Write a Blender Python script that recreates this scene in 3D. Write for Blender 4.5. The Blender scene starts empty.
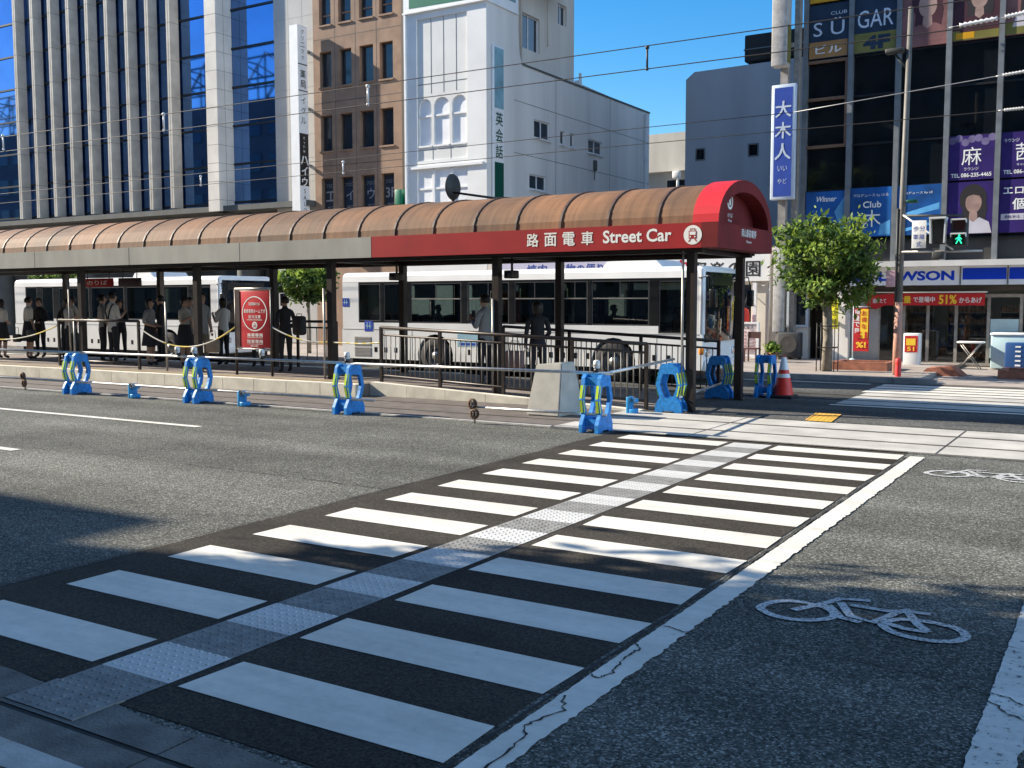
import bpy, bmesh, math, random
from mathutils import Vector, Matrix
random.seed(7)
PI = math.pi
SC = bpy.context.scene
COL = SC.collection
rad = math.radians

# ------------------------------------------------------------------ materials
MATS = {}

def _nodes(name):
    m = bpy.data.materials.new(name)
    m.use_nodes = True
    nt = m.node_tree
    return m, nt, nt.nodes['Principled BSDF']

def mat(name, col, rough=0.6, metal=0.0, var=0.12, scale=2.0, bump=0.0, bscale=40.0, spec=0.5, streak=0.0, emit=None, estr=0.0, dirt=None, coat=0.0):
    """Principled surface whose colour wanders a little with a noise in world space."""
    m, nt, b = _nodes(name)
    N, L = nt.nodes, nt.links
    b.inputs['Roughness'].default_value = rough
    b.inputs['Metallic'].default_value = metal
    b.inputs['Specular IOR Level'].default_value = spec
    b.inputs['Coat Weight'].default_value = coat
    geo = N.new('ShaderNodeNewGeometry')
    c = tuple(col) + (1.0,)
    if var > 0 or dirt or streak:
        nz = N.new('ShaderNodeTexNoise')
        nz.inputs['Scale'].default_value = scale
        nz.inputs['Detail'].default_value = 6
        mp = N.new('ShaderNodeMapping')
        if streak:
            mp.inputs['Scale'].default_value = (1, 1, 1.0 - streak)
        L.new(geo.outputs['Position'], mp.inputs['Vector'])
        L.new(mp.outputs['Vector'], nz.inputs['Vector'])
        rp = N.new('ShaderNodeValToRGB')
        rp.color_ramp.elements[0].position = 0.3
        rp.color_ramp.elements[1].position = 0.7
        lo = [x * (1 - var) for x in col]
        hi = [min(1, x * (1 + var)) for x in col]
        if dirt:
            lo = list(dirt)
        rp.color_ramp.elements[0].color = (*lo, 1)
        rp.color_ramp.elements[1].color = (*hi, 1)
        L.new(nz.outputs['Fac'], rp.inputs['Fac'])
        L.new(rp.outputs['Color'], b.inputs['Base Color'])
    else:
        b.inputs['Base Color'].default_value = c
    if bump:
        n2 = N.new('ShaderNodeTexNoise')
        n2.inputs['Scale'].default_value = bscale
        n2.inputs['Detail'].default_value = 4
        L.new(geo.outputs['Position'], n2.inputs['Vector'])
        bp = N.new('ShaderNodeBump')
        bp.inputs['Strength'].default_value = bump
        bp.inputs['Distance'].default_value = 0.02
        L.new(n2.outputs['Fac'], bp.inputs['Height'])
        L.new(bp.outputs['Normal'], b.inputs['Normal'])
    if emit:
        b.inputs['Emission Color'].default_value = (*emit, 1)
        b.inputs['Emission Strength'].default_value = estr
    MATS[name] = m
    return m

def asphalt(name, dark, light, cell=60.0, chip=0.25, rough=0.85, bump=0.5):
    m, nt, b = _nodes(name)
    N, L = nt.nodes, nt.links
    geo = N.new('ShaderNodeNewGeometry')
    vo = N.new('ShaderNodeTexVoronoi')
    vo.inputs['Scale'].default_value = cell
    L.new(geo.outputs['Position'], vo.inputs['Vector'])
    sep = N.new('ShaderNodeSeparateColor')
    L.new(vo.outputs['Color'], sep.inputs['Color'])
    rp = N.new('ShaderNodeValToRGB')
    e = rp.color_ramp.elements
    e[0].position = 0.0; e[0].color = (*dark, 1)
    e[1].position = 0.78; e[1].color = (*light, 1)
    x = e.new(0.97); x.color = (*[min(.5, c * (1 + chip * 5)) for c in light], 1)
    L.new(sep.outputs['Red'], rp.inputs['Fac'])
    nz = N.new('ShaderNodeTexNoise')
    nz.inputs['Scale'].default_value = 0.55
    nz.inputs['Detail'].default_value = 8
    nz.inputs['Roughness'].default_value = 0.65
    L.new(geo.outputs['Position'], nz.inputs['Vector'])
    r2 = N.new('ShaderNodeMapRange')
    r2.inputs['From Min'].default_value = 0.3
    r2.inputs['From Max'].default_value = 0.7
    r2.inputs['To Min'].default_value = 0.72
    r2.inputs['To Max'].default_value = 1.25
    L.new(nz.outputs['Fac'], r2.inputs['Value'])
    # long tyre-worn lanes along the road
    wv = N.new('ShaderNodeTexNoise')
    wv.inputs['Scale'].default_value = 1.0
    wv.inputs['Detail'].default_value = 2
    mp = N.new('ShaderNodeMapping')
    mp.inputs['Scale'].default_value = (0.05, 0.9, 1)
    L.new(geo.outputs['Position'], mp.inputs['Vector'])
    L.new(mp.outputs['Vector'], wv.inputs['Vector'])
    r3 = N.new('ShaderNodeMapRange')
    r3.inputs['From Min'].default_value = 0.35
    r3.inputs['From Max'].default_value = 0.65
    r3.inputs['To Min'].default_value = 0.76
    r3.inputs['To Max'].default_value = 1.16
    L.new(wv.outputs['Fac'], r3.inputs['Value'])
    mu = N.new('ShaderNodeMath'); mu.operation = 'MULTIPLY'
    L.new(r2.outputs['Result'], mu.inputs[0]); L.new(r3.outputs['Result'], mu.inputs[1])
    mx = N.new('ShaderNodeVectorMath'); mx.operation = 'SCALE'
    L.new(rp.outputs['Color'], mx.inputs[0])
    L.new(mu.outputs['Value'], mx.inputs['Scale'])
    L.new(mx.outputs['Vector'], b.inputs['Base Color'])
    b.inputs['Roughness'].default_value = rough
    b.inputs['Specular IOR Level'].default_value = 0.08
    bp = N.new('ShaderNodeBump')
    bp.inputs['Strength'].default_value = bump
    bp.inputs['Distance'].default_value = 0.006
    L.new(sep.outputs['Green'], bp.inputs['Height'])
    L.new(bp.outputs['Normal'], b.inputs['Normal'])
    MATS[name] = m
    return m

def paint(name, col, under, wear=0.32, scale=14.0, rough=0.55):
    """Road paint worn through to the asphalt in small specks."""
    m, nt, b = _nodes(name)
    N, L = nt.nodes, nt.links
    geo = N.new('ShaderNodeNewGeometry')
    nz = N.new('ShaderNodeTexNoise')
    nz.inputs['Scale'].default_value = scale
    nz.inputs['Detail'].default_value = 10
    nz.inputs['Roughness'].default_value = 0.72
    L.new(geo.outputs['Position'], nz.inputs['Vector'])
    rp = N.new('ShaderNodeValToRGB')
    e = rp.color_ramp.elements
    e[0].position = wear - 0.03; e[0].color = (*under, 1)
    e[1].position = wear; e[1].color = (*[c * 0.88 for c in col], 1)
    x = e.new(0.6); x.color = (*col, 1)
    L.new(nz.outputs['Fac'], rp.inputs['Fac'])
    n3 = N.new('ShaderNodeTexNoise'); n3.inputs['Scale'].default_value = 1.5; n3.inputs['Detail'].default_value = 9; n3.inputs['Roughness'].default_value = .7
    m3 = N.new('ShaderNodeMapping'); m3.inputs['Scale'].default_value = (.45, 1.9, 1)
    L.new(geo.outputs['Position'], m3.inputs['Vector']); L.new(m3.outputs['Vector'], n3.inputs['Vector'])
    r3 = N.new('ShaderNodeMapRange')
    r3.inputs['From Min'].default_value = 0.3; r3.inputs['From Max'].default_value = 0.65
    r3.inputs['To Min'].default_value = 0.74; r3.inputs['To Max'].default_value = 1.05
    L.new(n3.outputs['Fac'], r3.inputs['Value'])
    mx = N.new('ShaderNodeVectorMath'); mx.operation = 'SCALE'
    L.new(rp.outputs['Color'], mx.inputs[0]); L.new(r3.outputs['Result'], mx.inputs['Scale'])
    L.new(mx.outputs['Vector'], b.inputs['Base Color'])
    b.inputs['Roughness'].default_value = rough
    bp = N.new('ShaderNodeBump'); bp.inputs['Strength'].default_value = 0.15; bp.inputs['Distance'].default_value = 0.004
    n2 = N.new('ShaderNodeTexNoise'); n2.inputs['Scale'].default_value = 120
    L.new(geo.outputs['Position'], n2.inputs['Vector'])
    L.new(n2.outputs['Fac'], bp.inputs['Height']); L.new(bp.outputs['Normal'], b.inputs['Normal'])
    MATS[name] = m
    return m

def see_through(name, tint, refl=0.05):
    """Window glass: tinted and clear, with a mirror film that grows at grazing angles."""
    m, nt, b = _nodes(name)
    N, L = nt.nodes, nt.links
    N.remove(b)
    out = N['Material Output']
    tr = N.new('ShaderNodeBsdfTransparent'); tr.inputs['Color'].default_value = (*tint, 1)
    gl = N.new('ShaderNodeBsdfGlossy'); gl.inputs['Roughness'].default_value = 0.02
    gl.inputs['Color'].default_value = (.9, .95, 1, 1)
    fr = N.new('ShaderNodeFresnel'); fr.inputs['IOR'].default_value = 1.5
    ad = N.new('ShaderNodeMath'); ad.operation = 'ADD'; ad.inputs[1].default_value = refl
    mx = N.new('ShaderNodeMixShader')
    L.new(fr.outputs['Fac'], ad.inputs[0]); L.new(ad.outputs['Value'], mx.inputs['Fac'])
    L.new(tr.outputs['BSDF'], mx.inputs[1]); L.new(gl.outputs['BSDF'], mx.inputs[2])
    L.new(mx.outputs['Shader'], out.inputs['Surface'])
    MATS[name] = m
    return m

def leaf(name, col, trans=0.35):
    m, nt, b = _nodes(name)
    N, L = nt.nodes, nt.links
    out = N['Material Output']
    geo = N.new('ShaderNodeNewGeometry')
    nz = N.new('ShaderNodeTexNoise'); nz.inputs['Scale'].default_value = 3.0
    L.new(geo.outputs['Position'], nz.inputs['Vector'])
    rp = N.new('ShaderNodeValToRGB')
    rp.color_ramp.elements[0].position = .3; rp.color_ramp.elements[1].position = .7
    rp.color_ramp.elements[0].color = (*[c * .6 for c in col], 1)
    rp.color_ramp.elements[1].color = (*[c * 1.35 for c in col], 1)
    L.new(nz.outputs['Fac'], rp.inputs['Fac'])
    L.new(rp.outputs['Color'], b.inputs['Base Color'])
    b.inputs['Roughness'].default_value = 0.6
    b.inputs['Specular IOR Level'].default_value = .3
    tl = N.new('ShaderNodeBsdfTranslucent')
    L.new(rp.outputs['Color'], tl.inputs['Color'])
    mx = N.new('ShaderNodeMixShader'); mx.inputs['Fac'].default_value = trans
    L.new(b.outputs['BSDF'], mx.inputs[1]); L.new(tl.outputs['BSDF'], mx.inputs[2])
    L.new(mx.outputs['Shader'], out.inputs['Surface'])
    MATS[name] = m
    return m

def roof_mat(name):
    """Weathered rust-brown roof panel with darker runs down the barrel and pale bloom."""
    m, nt, b = _nodes(name)
    N, L = nt.nodes, nt.links
    geo = N.new('ShaderNodeNewGeometry')
    def nz(sc, scale, det):
        mp = N.new('ShaderNodeMapping'); mp.inputs['Scale'].default_value = sc
        L.new(geo.outputs['Position'], mp.inputs['Vector'])
        n = N.new('ShaderNodeTexNoise'); n.inputs['Scale'].default_value = scale; n.inputs['Detail'].default_value = det; n.inputs['Roughness'].default_value = .62
        L.new(mp.outputs['Vector'], n.inputs['Vector']); return n
    def ramp(n, p0, c0, p1, c1):
        r = N.new('ShaderNodeValToRGB'); e = r.color_ramp.elements
        e[0].position = p0; e[0].color = (*c0, 1); e[1].position = p1; e[1].color = (*c1, 1)
        L.new(n.outputs['Fac'], r.inputs['Fac']); return r
    base = ramp(nz((.5, .5, .5), 1.1, 7), .34, (.135, .082, .052), .66, (.285, .145, .072))
    runs = ramp(nz((5.5, .35, .35), 1.5, 7), .38, (.42, .42, .44), .60, (1, 1, 1))
    mx = N.new('ShaderNodeMix'); mx.data_type = 'RGBA'; mx.blend_type = 'MULTIPLY'; mx.inputs['Factor'].default_value = .5
    L.new(base.outputs['Color'], mx.inputs['A']); L.new(runs.outputs['Color'], mx.inputs['B'])
    L.new(mx.outputs['Result'], b.inputs['Base Color'])
    b.inputs['Roughness'].default_value = .7
    b.inputs['Specular IOR Level'].default_value = .25
    MATS[name] = m
    return m

W_UNDER = (.05, .05, .05)
asphalt('asphalt', (.038, .040, .036), (.140, .141, .126), 85, .25)
asphalt('asphalt_smooth', (.026, .024, .021), (.062, .055, .046), 90, .05, .8, .25)
asphalt('asphalt_far', (.055, .055, .053), (.10, .10, .095), 40, .1)
paint('road_white', (.74, .71, .63), W_UNDER, .335, 11)
paint('road_white_worn', (.74, .72, .66), (.06, .06, .06), .42, 22)
paint('bike_white', (.62, .63, .62), (.05, .05, .05), .47, 55)
paint('tactile_yellow', (.75, .40, .06), (.09, .07, .03), .36, 20)
paint('tactile_faded', (.36, .27, .13), (.18, .15, .12), .45, 9)
paint('tile_white', (.60, .60, .58), (.15, .15, .15), .32, 20)
mat('tile_grey', (.20, .20, .19), .8, var=.25, scale=8, bump=.3)
mat('gutter', (.135, .13, .12), .9, var=.35, scale=5, bump=.5, bscale=60)
mat('gap_dark', (.025, .025, .024), .9, var=.4, scale=15)
mat('kerb_pale', (.42, .41, .39), .8, var=.2, scale=6, bump=.3)
mat('platform_kerb', (.62, .59, .50), .85, var=.16, scale=3, bump=.3, bscale=50)
mat('platform_top', (.20, .165, .145), .9, var=.2, scale=2, bump=.3)
mat('track_slab', (.40, .385, .35), .9, var=.2, scale=1.6, bump=.3)
mat('track_bed', (.105, .088, .078), .9, var=.3, scale=3, bump=.4)
mat('rail_steel', (.34, .32, .30), .35, .9, var=.15)
mat('pavement', (.30, .26, .23), .9, var=.25, scale=1.2, bump=.3)
mat('pavement_kerb', (.28, .26, .24), .9, var=.25, scale=4, bump=.4)
mat('concrete', (.43, .42, .38), .85, var=.14, scale=4, bump=.3, bscale=70)
mat('steel_pipe', (.55, .54, .52), .35, .75, var=.2, scale=12)
mat('rust', (.10, .055, .03), .8, var=.5, scale=30)
mat('barrier_blue', (.014, .22, .60), .5, var=.32, scale=16)
mat('barrier_blue_pale', (.03, .30, .66), .42, var=.15, scale=9)
mat('barrier_yellow', (.52, .72, .05), .35, var=.1)
mat('lamp_plastic', (.68, .68, .64), .3, var=.1)
mat('bronze', (.035, .026, .022), .4, .3, var=.2, scale=6)
mat('rail_grey', (.15, .135, .12), .5, .2, var=.15, scale=6)
mat('conduit', (.36, .34, .31), .45, .5, var=.2, scale=8)
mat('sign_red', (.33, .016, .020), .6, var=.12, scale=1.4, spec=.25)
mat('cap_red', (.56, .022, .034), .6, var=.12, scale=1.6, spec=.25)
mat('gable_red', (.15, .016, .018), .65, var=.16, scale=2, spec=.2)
mat('fascia_grey', (.31, .31, .285), .55, .1, var=.2, scale=1.2, streak=.6)
roof_mat('roof_brown')
mat('seam_brown', (.09, .05, .035), .6, var=.3, scale=12)
mat('white_letter', (.82, .82, .78), .5, var=.04)
mat('notice_red', (.46, .014, .022), .35, var=.06, coat=.3)
mat('board_dark', (.04, .018, .018), .5, var=.2)
mat('rope_yellow', (.66, .52, .12), .8, var=.15)
mat('rope_white', (.68, .66, .58), .8, var=.15)
mat('cone_red', (.80, .035, .02), .45, var=.12, scale=10)
mat('cone_white', (.80, .80, .78), .4, var=.08)
mat('rubber', (.02, .02, .02), .8, var=.3)
mat('bus_white', (.86, .86, .84), .3, var=.07, scale=1.2, coat=.5)
mat('bus_black', (.012, .013, .014), .25, var=.1)
mat('bus_trim', (.05, .05, .055), .4, var=.1)
mat('bus_grey', (.33, .32, .31), .5, var=.15)
mat('bus_floor', (.09, .09, .10), .8, var=.1)
mat('seat_fabric', (.03, .07, .13), .9, var=.2)
mat('logo_blue', (.02, .06, .42), .4, var=.05)
mat('panel_blue', (.32, .52, .62), .4, var=.1)
mat('tyre', (.018, .018, .018), .85, var=.25, scale=8)
mat('rim', (.32, .32, .31), .35, .8, var=.2)
mat('amber', (.85, .28, .02), .3, var=.05)
mat('headlight', (.75, .77, .78), .1, .6, var=.05)
mat('curtain', (.16, .24, .21), .8, var=.12, scale=6)
mat('paper', (.74, .74, .72), .7, var=.05)
see_through('bus_glass', (.30, .36, .34), .03)
see_through('shop_glass', (.55, .58, .56), .02)
mat('dark_glass', (.006, .008, .011), .04, var=.3, spec=.5)
mat('window_glass', (.022, .032, .045), .05, var=.3, spec=.7)
mat('mirror_glass', (.12, .24, .50), .03, 1.0, var=.10, scale=.6)
mat('fin_stone', (.41, .39, .345), .7, var=.2, scale=1.6, bump=.1)
mat('fin_side', (.30, .29, .265), .75, var=.12, scale=1.5)
mat('pier_stone', (.66, .62, .55), .75, var=.13, scale=1.0, bump=.15)
mat('end_pier_stone', (.46, .45, .425), .75, var=.08, scale=1.0)
mat('mullion_dark', (.02, .022, .025), .4, .3, var=.1)
mat('soffit', (.10, .105, .10), .8, var=.15)
mat('base_dark', (.055, .06, .058), .7, var=.3, scale=1)
mat('brown_tile', (.30, .19, .125), .8, var=.2, scale=1.8, bump=.15)
mat('brown_frame', (.07, .055, .045), .5, var=.1)
mat('white_wall', (.76, .76, .74), .75, var=.07, scale=.8)
mat('white_side', (.76, .74, .70), .8, var=.12, scale=1.1, streak=.9)
mat('tower_wall', (.68, .62, .54), .8, var=.12, scale=.8, streak=.85)
mat('panel_wall', (.68, .685, .66), .7, var=.06, scale=1)
mat('arch_infill', (.78, .80, .82), .6, var=.05)
mat('green_sign', (.0, .15, .075), .4, var=.06)
mat('green_dark', (.0, .065, .035), .4, var=.06)
mat('sky_blurred', (.20, .36, .42), .4, var=.25, scale=1.5)
mat('trim_white', (.80, .81, .80), .5, var=.05)
mat('grey_wall', (.50, .54, .58), .8, var=.12, scale=.9, streak=.88)
mat('tank_dark', (.03, .03, .028), .7, var=.2)
mat('raw_concrete', (.70, .67, .60), .85, var=.16, scale=.7, streak=.7)
mat('rb_frame', (.19, .205, .215), .5, .3, var=.2, scale=3)
mat('rb_wall', (.035, .036, .038), .7, var=.2)
mat('ad_blue', (.010, .095, .33), .4, var=.45, scale=1.1)
mat('ad_blue_pale', (.10, .34, .62), .4, var=.35, scale=1.4)
mat('ad_purple', (.032, .015, .125), .4, var=.25, scale=2)
mat('ad_dark', (.018, .03, .055), .4, var=.3, scale=2)
mat('ad_yellow', (.62, .32, .01), .4, var=.1)
mat('ad_olive', (.17, .16, .035), .5, var=.2)
mat('ad_orange', (.34, .18, .06), .5, var=.1)
mat('corner_bronze', (.17, .10, .06), .5, var=.2)
mat('ad_pink', (.19, .085, .08), .5, var=.3, scale=2)
mat('ad_wine', (.055, .013, .02), .5, var=.3, scale=2)
mat('ad_lilac', (.15, .12, .24), .5, var=.4, scale=3)
mat('skin_print', (.33, .215, .18), .6, var=.22, scale=4)
mat('hair_print', (.016, .012, .014), .6, var=.2)
mat('blouse_print', (.52, .50, .55), .6, var=.08)
mat('store_white', (.85, .87, .87), .35, var=.05, coat=.2)
mat('store_blue', (.0, .05, .62), .35, var=.03, coat=.2)
mat('canopy', (.58, .57, .54), .6, var=.1)
mat('banner_red', (.50, .012, .015), .6, var=.08)
mat('letter_yellow', (.85, .55, .03), .6, var=.05)
mat('letter_pink', (.75, .42, .42), .6, var=.05)
mat('store_wall', (.36, .36, .34), .8, var=.1)
mat('store_dark', (.05, .045, .04), .8, var=.2)
mat('shelf', (.22, .21, .2), .6, var=.3, scale=4)
mat('goods', (.20, .13, .09), .7, var=.7, scale=9)
mat('tube_light', (.9, .9, .88), .5, var=0, emit=(1, .98, .92), estr=3.0)
mat('freezer', (.42, .56, .58), .4, var=.08)
mat('box_blue', (.01, .06, .20), .5, var=.1)
mat('yellow_sign', (.80, .70, .02), .5, var=.05)
mat('brick', (.30, .115, .07), .85, var=.35, scale=7, bump=.4)
mat('soil', (.09, .065, .045), .95, var=.4, scale=8, bump=.6)
mat('pole_grey', (.125, .118, .105), .6, .1, var=.2, scale=4)
mat('pole_sleeve', (.46, .24, .17), .7, var=.2, scale=5)
mat('post_red', (.62, .03, .03), .5, var=.15)
mat('signal_dark', (.035, .037, .035), .6, var=.15)
mat('signal_white', (.62, .62, .60), .5, var=.08)
mat('lens_red_off', (.04, .012, .012), .3, var=.1)
mat('lens_dark', (.01, .02, .015), .3, var=.1)
mat('green_lit', (.02, .5, .25), .4, var=0, emit=(.03, .9, .42), estr=.9)
mat('wire', (.035, .032, .03), .6, .2, var=.1)
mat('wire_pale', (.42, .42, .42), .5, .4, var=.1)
mat('porcelain', (.75, .75, .74), .25, var=.05)
mat('eatery_wall', (.66, .62, .55), .8, var=.1, scale=1.5)
mat('sign_lilac', (.55, .53, .66), .5, var=.06)
mat('letter_black', (.015, .015, .016), .6, var=.1)
mat('letter_red', (.50, .0, .03), .6, var=.06)
mat('letter_blue', (.02, .06, .32), .6, var=.06)
mat('lantern_red', (.80, .04, .02), .6, var=.1)
mat('menu_board', (.62, .52, .50), .6, var=.4, scale=12)
mat('wood_red', (.09, .035, .03), .7, var=.2)
mat('blue_panel', (.03, .07, .34), .4, var=.10, scale=3)
mat('panel_pale', (.52, .60, .70), .4, var=.06)
mat('bark', (.21, .185, .145), .9, var=.3, scale=9, bump=.6)
mat('guard_iron', (.03, .028, .026), .5, .3, var=.2)
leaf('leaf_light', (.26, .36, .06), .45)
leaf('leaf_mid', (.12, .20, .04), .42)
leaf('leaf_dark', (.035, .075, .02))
mat('skin', (.46, .29, .21), .5, var=.05)
mat('shirt_white', (.66, .65, .61), .85, var=.06)
mat('shirt_grey', (.30, .30, .30), .85, var=.08)
mat('shirt_pale', (.50, .47, .42), .85, var=.08)
mat('suit_dark', (.025, .025, .03), .85, var=.15)
mat('trouser_dark', (.02, .021, .026), .85, var=.15)
mat('khaki', (.22, .18, .13), .85, var=.1)
mat('hair_black', (.012, .010, .009), .5, var=.2)
mat('shoe_black', (.015, .015, .015), .4, var=.2)
mat('shoe_white', (.6, .6, .58), .6, var=.1)
mat('bag_black', (.015, .015, .016), .6, var=.2)
mat('bag_tan', (.33, .27, .20), .7, var=.15)
mat('bag_rose', (.26, .17, .16), .7, var=.15)
mat('screen', (.05, .06, .08), .1, var=.1)
mat('sidewalk_near', (.34, .36, .40), .8, var=.2, scale=6, bump=.2)
mat('tower_behind', (.13, .13, .13), .8, var=.1, scale=.5)

def M(*names):
    return [MATS[n] for n in names]

# ------------------------------------------------------------------ mesh builder
class MB:
    def __init__(s):
        s.v = []; s.f = []; s.m = []; s.sm = []
    def face(s, pts, m=0, smooth=False):
        i = len(s.v); s.v += [tuple(p) for p in pts]
        s.f.append(tuple(range(i, i + len(pts)))); s.m.append(m); s.sm.append(smooth)
    def box(s, x0, x1, y0, y1, z0, z1, m=0, taper=None):
        i = len(s.v)
        t = taper or (0, 0)
        s.v += [(x0, y0, z0), (x1, y0, z0), (x1, y1, z0), (x0, y1, z0),
                (x0 + t[0], y0 + t[1], z1), (x1 - t[0], y0 + t[1], z1), (x1 - t[0], y1 - t[1], z1), (x0 + t[0], y1 - t[1], z1)]
        for q in ((3, 2, 1, 0), (4, 5, 6, 7), (0, 1, 5, 4), (1, 2, 6, 5), (2, 3, 7, 6), (3, 0, 4, 7)):
            s.f.append(tuple(i + k for k in q)); s.m.append(m); s.sm.append(False)
        return s
    def rbox(s, x0, x1, y0, y1, z0, z1, r=.02, m=0, seg=2):
        bm = bmesh.new()
        bmesh.ops.create_cube(bm, size=1)
        for v in bm.verts:
            v.co = Vector(((x0 + x1) / 2 + v.co.x * (x1 - x0), (y0 + y1) / 2 + v.co.y * (y1 - y0), (z0 + z1) / 2 + v.co.z * (z1 - z0)))
        bmesh.ops.bevel(bm, geom=list(bm.edges), offset=r, segments=seg, affect='EDGES', profile=.5)
        s.frombm(bm, m, True); return s
    def frombm(s, bm, m=0, smooth=False):
        i = len(s.v)
        bm.verts.ensure_lookup_table()
        for k, v in enumerate(bm.verts): v.index = k
        s.v += [tuple(v.co) for v in bm.verts]
        for f in bm.faces:
            s.f.append(tuple(i + v.index for v in f.verts)); s.m.append(m); s.sm.append(smooth)
        bm.free()
    def tube(s, p0, p1, r0, r1=None, n=8, m=0, caps=True):
        return s.path([p0, p1], [r0, r0 if r1 is None else r1], n, m, caps)
    def path(s, pts, r, n=8, m=0, caps=True, ms=None):
        pts = [Vector(p) for p in pts]
        if not isinstance(r, (list, tuple)): r = [r] * len(pts)
        rings = []
        a0 = None
        for k, p in enumerate(pts):
            if k == 0: t = pts[1] - p
            elif k == len(pts) - 1: t = p - pts[k - 1]
            else: t = (pts[k + 1] - pts[k - 1])
            t.normalize()
            if a0 is None:
                a = t.orthogonal().normalized()
            else:
                a = (a0 - t * a0.dot(t)).normalized()
            a0 = a
            b = t.cross(a)
            i = len(s.v)
            for q in range(n):
                an = 2 * PI * q / n
                s.v.append(tuple(p + (a * math.cos(an) + b * math.sin(an)) * r[k]))
            rings.append(i)
        for k in range(len(rings) - 1):
            for q in range(n):
                s.f.append((rings[k] + q, rings[k] + (q + 1) % n, rings[k + 1] + (q + 1) % n, rings[k + 1] + q))
                s.m.append(ms[k] if ms else m); s.sm.append(True)
        if caps:
            s.f.append(tuple(rings[0] + q for q in reversed(range(n)))); s.m.append(ms[0] if ms else m); s.sm.append(False)
            s.f.append(tuple(rings[-1] + q for q in range(n))); s.m.append(ms[-1] if ms else m); s.sm.append(False)
        return s
    def lathe(s, prof, c, axis='Z', n=20, m=0, ms=None):
        """prof: (radius, height) pairs round an axis through c."""
        rings = []
        for r, h in prof:
            i = len(s.v)
            for q in range(n):
                an = 2 * PI * q / n
                u, w = r * math.cos(an), r * math.sin(an)
                if axis == 'Z': p = (c[0] + u, c[1] + w, c[2] + h)
                elif axis == 'X': p = (c[0] + h, c[1] + u, c[2] + w)
                else: p = (c[0] + w, c[1] + h, c[2] + u)
                s.v.append(p)
            rings.append(i)
        for k in range(len(rings) - 1):
            for q in range(n):
                s.f.append((rings[k] + q, rings[k] + (q + 1) % n, rings[k + 1] + (q + 1) % n, rings[k + 1] + q))
                s.m.append(ms[k] if ms else m); s.sm.append(True)
        return s
    def prism(s, poly, axis, a, b, m=0, mcap=None):
        """2-D polygon pushed along an axis. X: (y,z)  Y: (x,z)  Z: (x,y)"""
        def P(u, w, h):
            return (h, u, w) if axis == 'X' else ((u, h, w) if axis == 'Y' else (u, w, h))
        n = len(poly); i = len(s.v)
        s.v += [P(u, w, a) for u, w in poly] + [P(u, w, b) for u, w in poly]
        for k in range(n):
            s.f.append((i + k, i + (k + 1) % n, i + n + (k + 1) % n, i + n + k)); s.m.append(m); s.sm.append(False)
        mc = m if mcap is None else mcap
        s.f.append(tuple(i + k for k in reversed(range(n)))); s.m.append(mc); s.sm.append(False)
        s.f.append(tuple(i + n + k for k in range(n))); s.m.append(mc); s.sm.append(False)
        return s
    def ring(s, outer, inner, axis, a, b, m=0):
        """flat frame between two closed outlines of the same count, pushed along an axis"""
        def P(u, w, h):
            return (h, u, w) if axis == 'X' else ((u, h, w) if axis == 'Y' else (u, w, h))
        n = len(outer); i = len(s.v)
        for h in (a, b):
            s.v += [P(*p, h) for p in outer] + [P(*p, h) for p in inner]
        o = lambda k, side, lay: i + lay * 2 * n + (0 if side == 0 else n) + k % n
        for k in range(n):
            for q in ((o(k, 0, 0), o(k + 1, 0, 0), o(k + 1, 1, 0), o(k, 1, 0)), (o(k, 0, 1), o(k, 1, 1), o(k + 1, 1, 1), o(k + 1, 0, 1)),
                      (o(k, 0, 0), o(k, 0, 1), o(k + 1, 0, 1), o(k + 1, 0, 0)), (o(k, 1, 0), o(k + 1, 1, 0), o(k + 1, 1, 1), o(k, 1, 1))):
                s.f.append(q); s.m.append(m); s.sm.append(False)
        return s
    def ball(s, c, r, n=12, m=0):
        if not isinstance(r, (tuple, list)): r = (r, r, r)
        bm = bmesh.new()
        bmesh.ops.create_uvsphere(bm, u_segments=n, v_segments=max(6, n // 2 + 1), radius=1)
        for v in bm.verts: v.co = Vector((c[0] + v.co.x * r[0], c[1] + v.co.y * r[1], c[2] + v.co.z * r[2]))
        s.frombm(bm, m, True); return s
    def strip(s, pts, w, z, m=0, closed=False):
        """flat painted band along 2-D points"""
        pts = [Vector((p[0], p[1])) for p in pts]
        n = len(pts); L = []
        for k, p in enumerate(pts):
            if closed: t = pts[(k + 1) % n] - pts[k - 1]
            else: t = pts[min(k + 1, n - 1)] - pts[max(k - 1, 0)]
            t.normalize(); nn = Vector((-t.y, t.x))
            ww = w[k] if isinstance(w, (list, tuple)) else w
            L.append((p + nn * ww / 2, p - nn * ww / 2))
        for k in range(n if closed else n - 1):
            a, b = L[k], L[(k + 1) % n]
            s.face([(a[1].x, a[1].y, z), (b[1].x, b[1].y, z), (b[0].x, b[0].y, z), (a[0].x, a[0].y, z)], m)
        return s
    def sheet(s, x0, x1, y0, y1, z, m=0):
        s.face([(x0, y0, z), (x1, y0, z), (x1, y1, z), (x0, y1, z)], m); return s
    def text(s, st, c, size, U=(1, 0, 0), V=(0, 0, 1), m=0, width=None, bold=0.0, thick=.004, italic=0):
        """solid lettering centred on c; U along the line, V up"""
        cu = bpy.data.curves.new('lettering', 'FONT')
        cu.body = st; cu.size = 1; cu.extrude = 0; cu.resolution_u = 3
        cu.shear = italic
        heavy = bold > 0 and all(ord(c) < 0x2000 for c in st)
        cu.offset = bold if heavy else 0.0
        ob = bpy.data.objects.new('lettering', cu); COL.objects.link(ob)
        bpy.context.view_layer.update()
        me = bpy.data.meshes.new_from_object(ob.evaluated_get(bpy.context.evaluated_depsgraph_get()))
        bpy.data.objects.remove(ob); bpy.data.curves.remove(cu)
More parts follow.
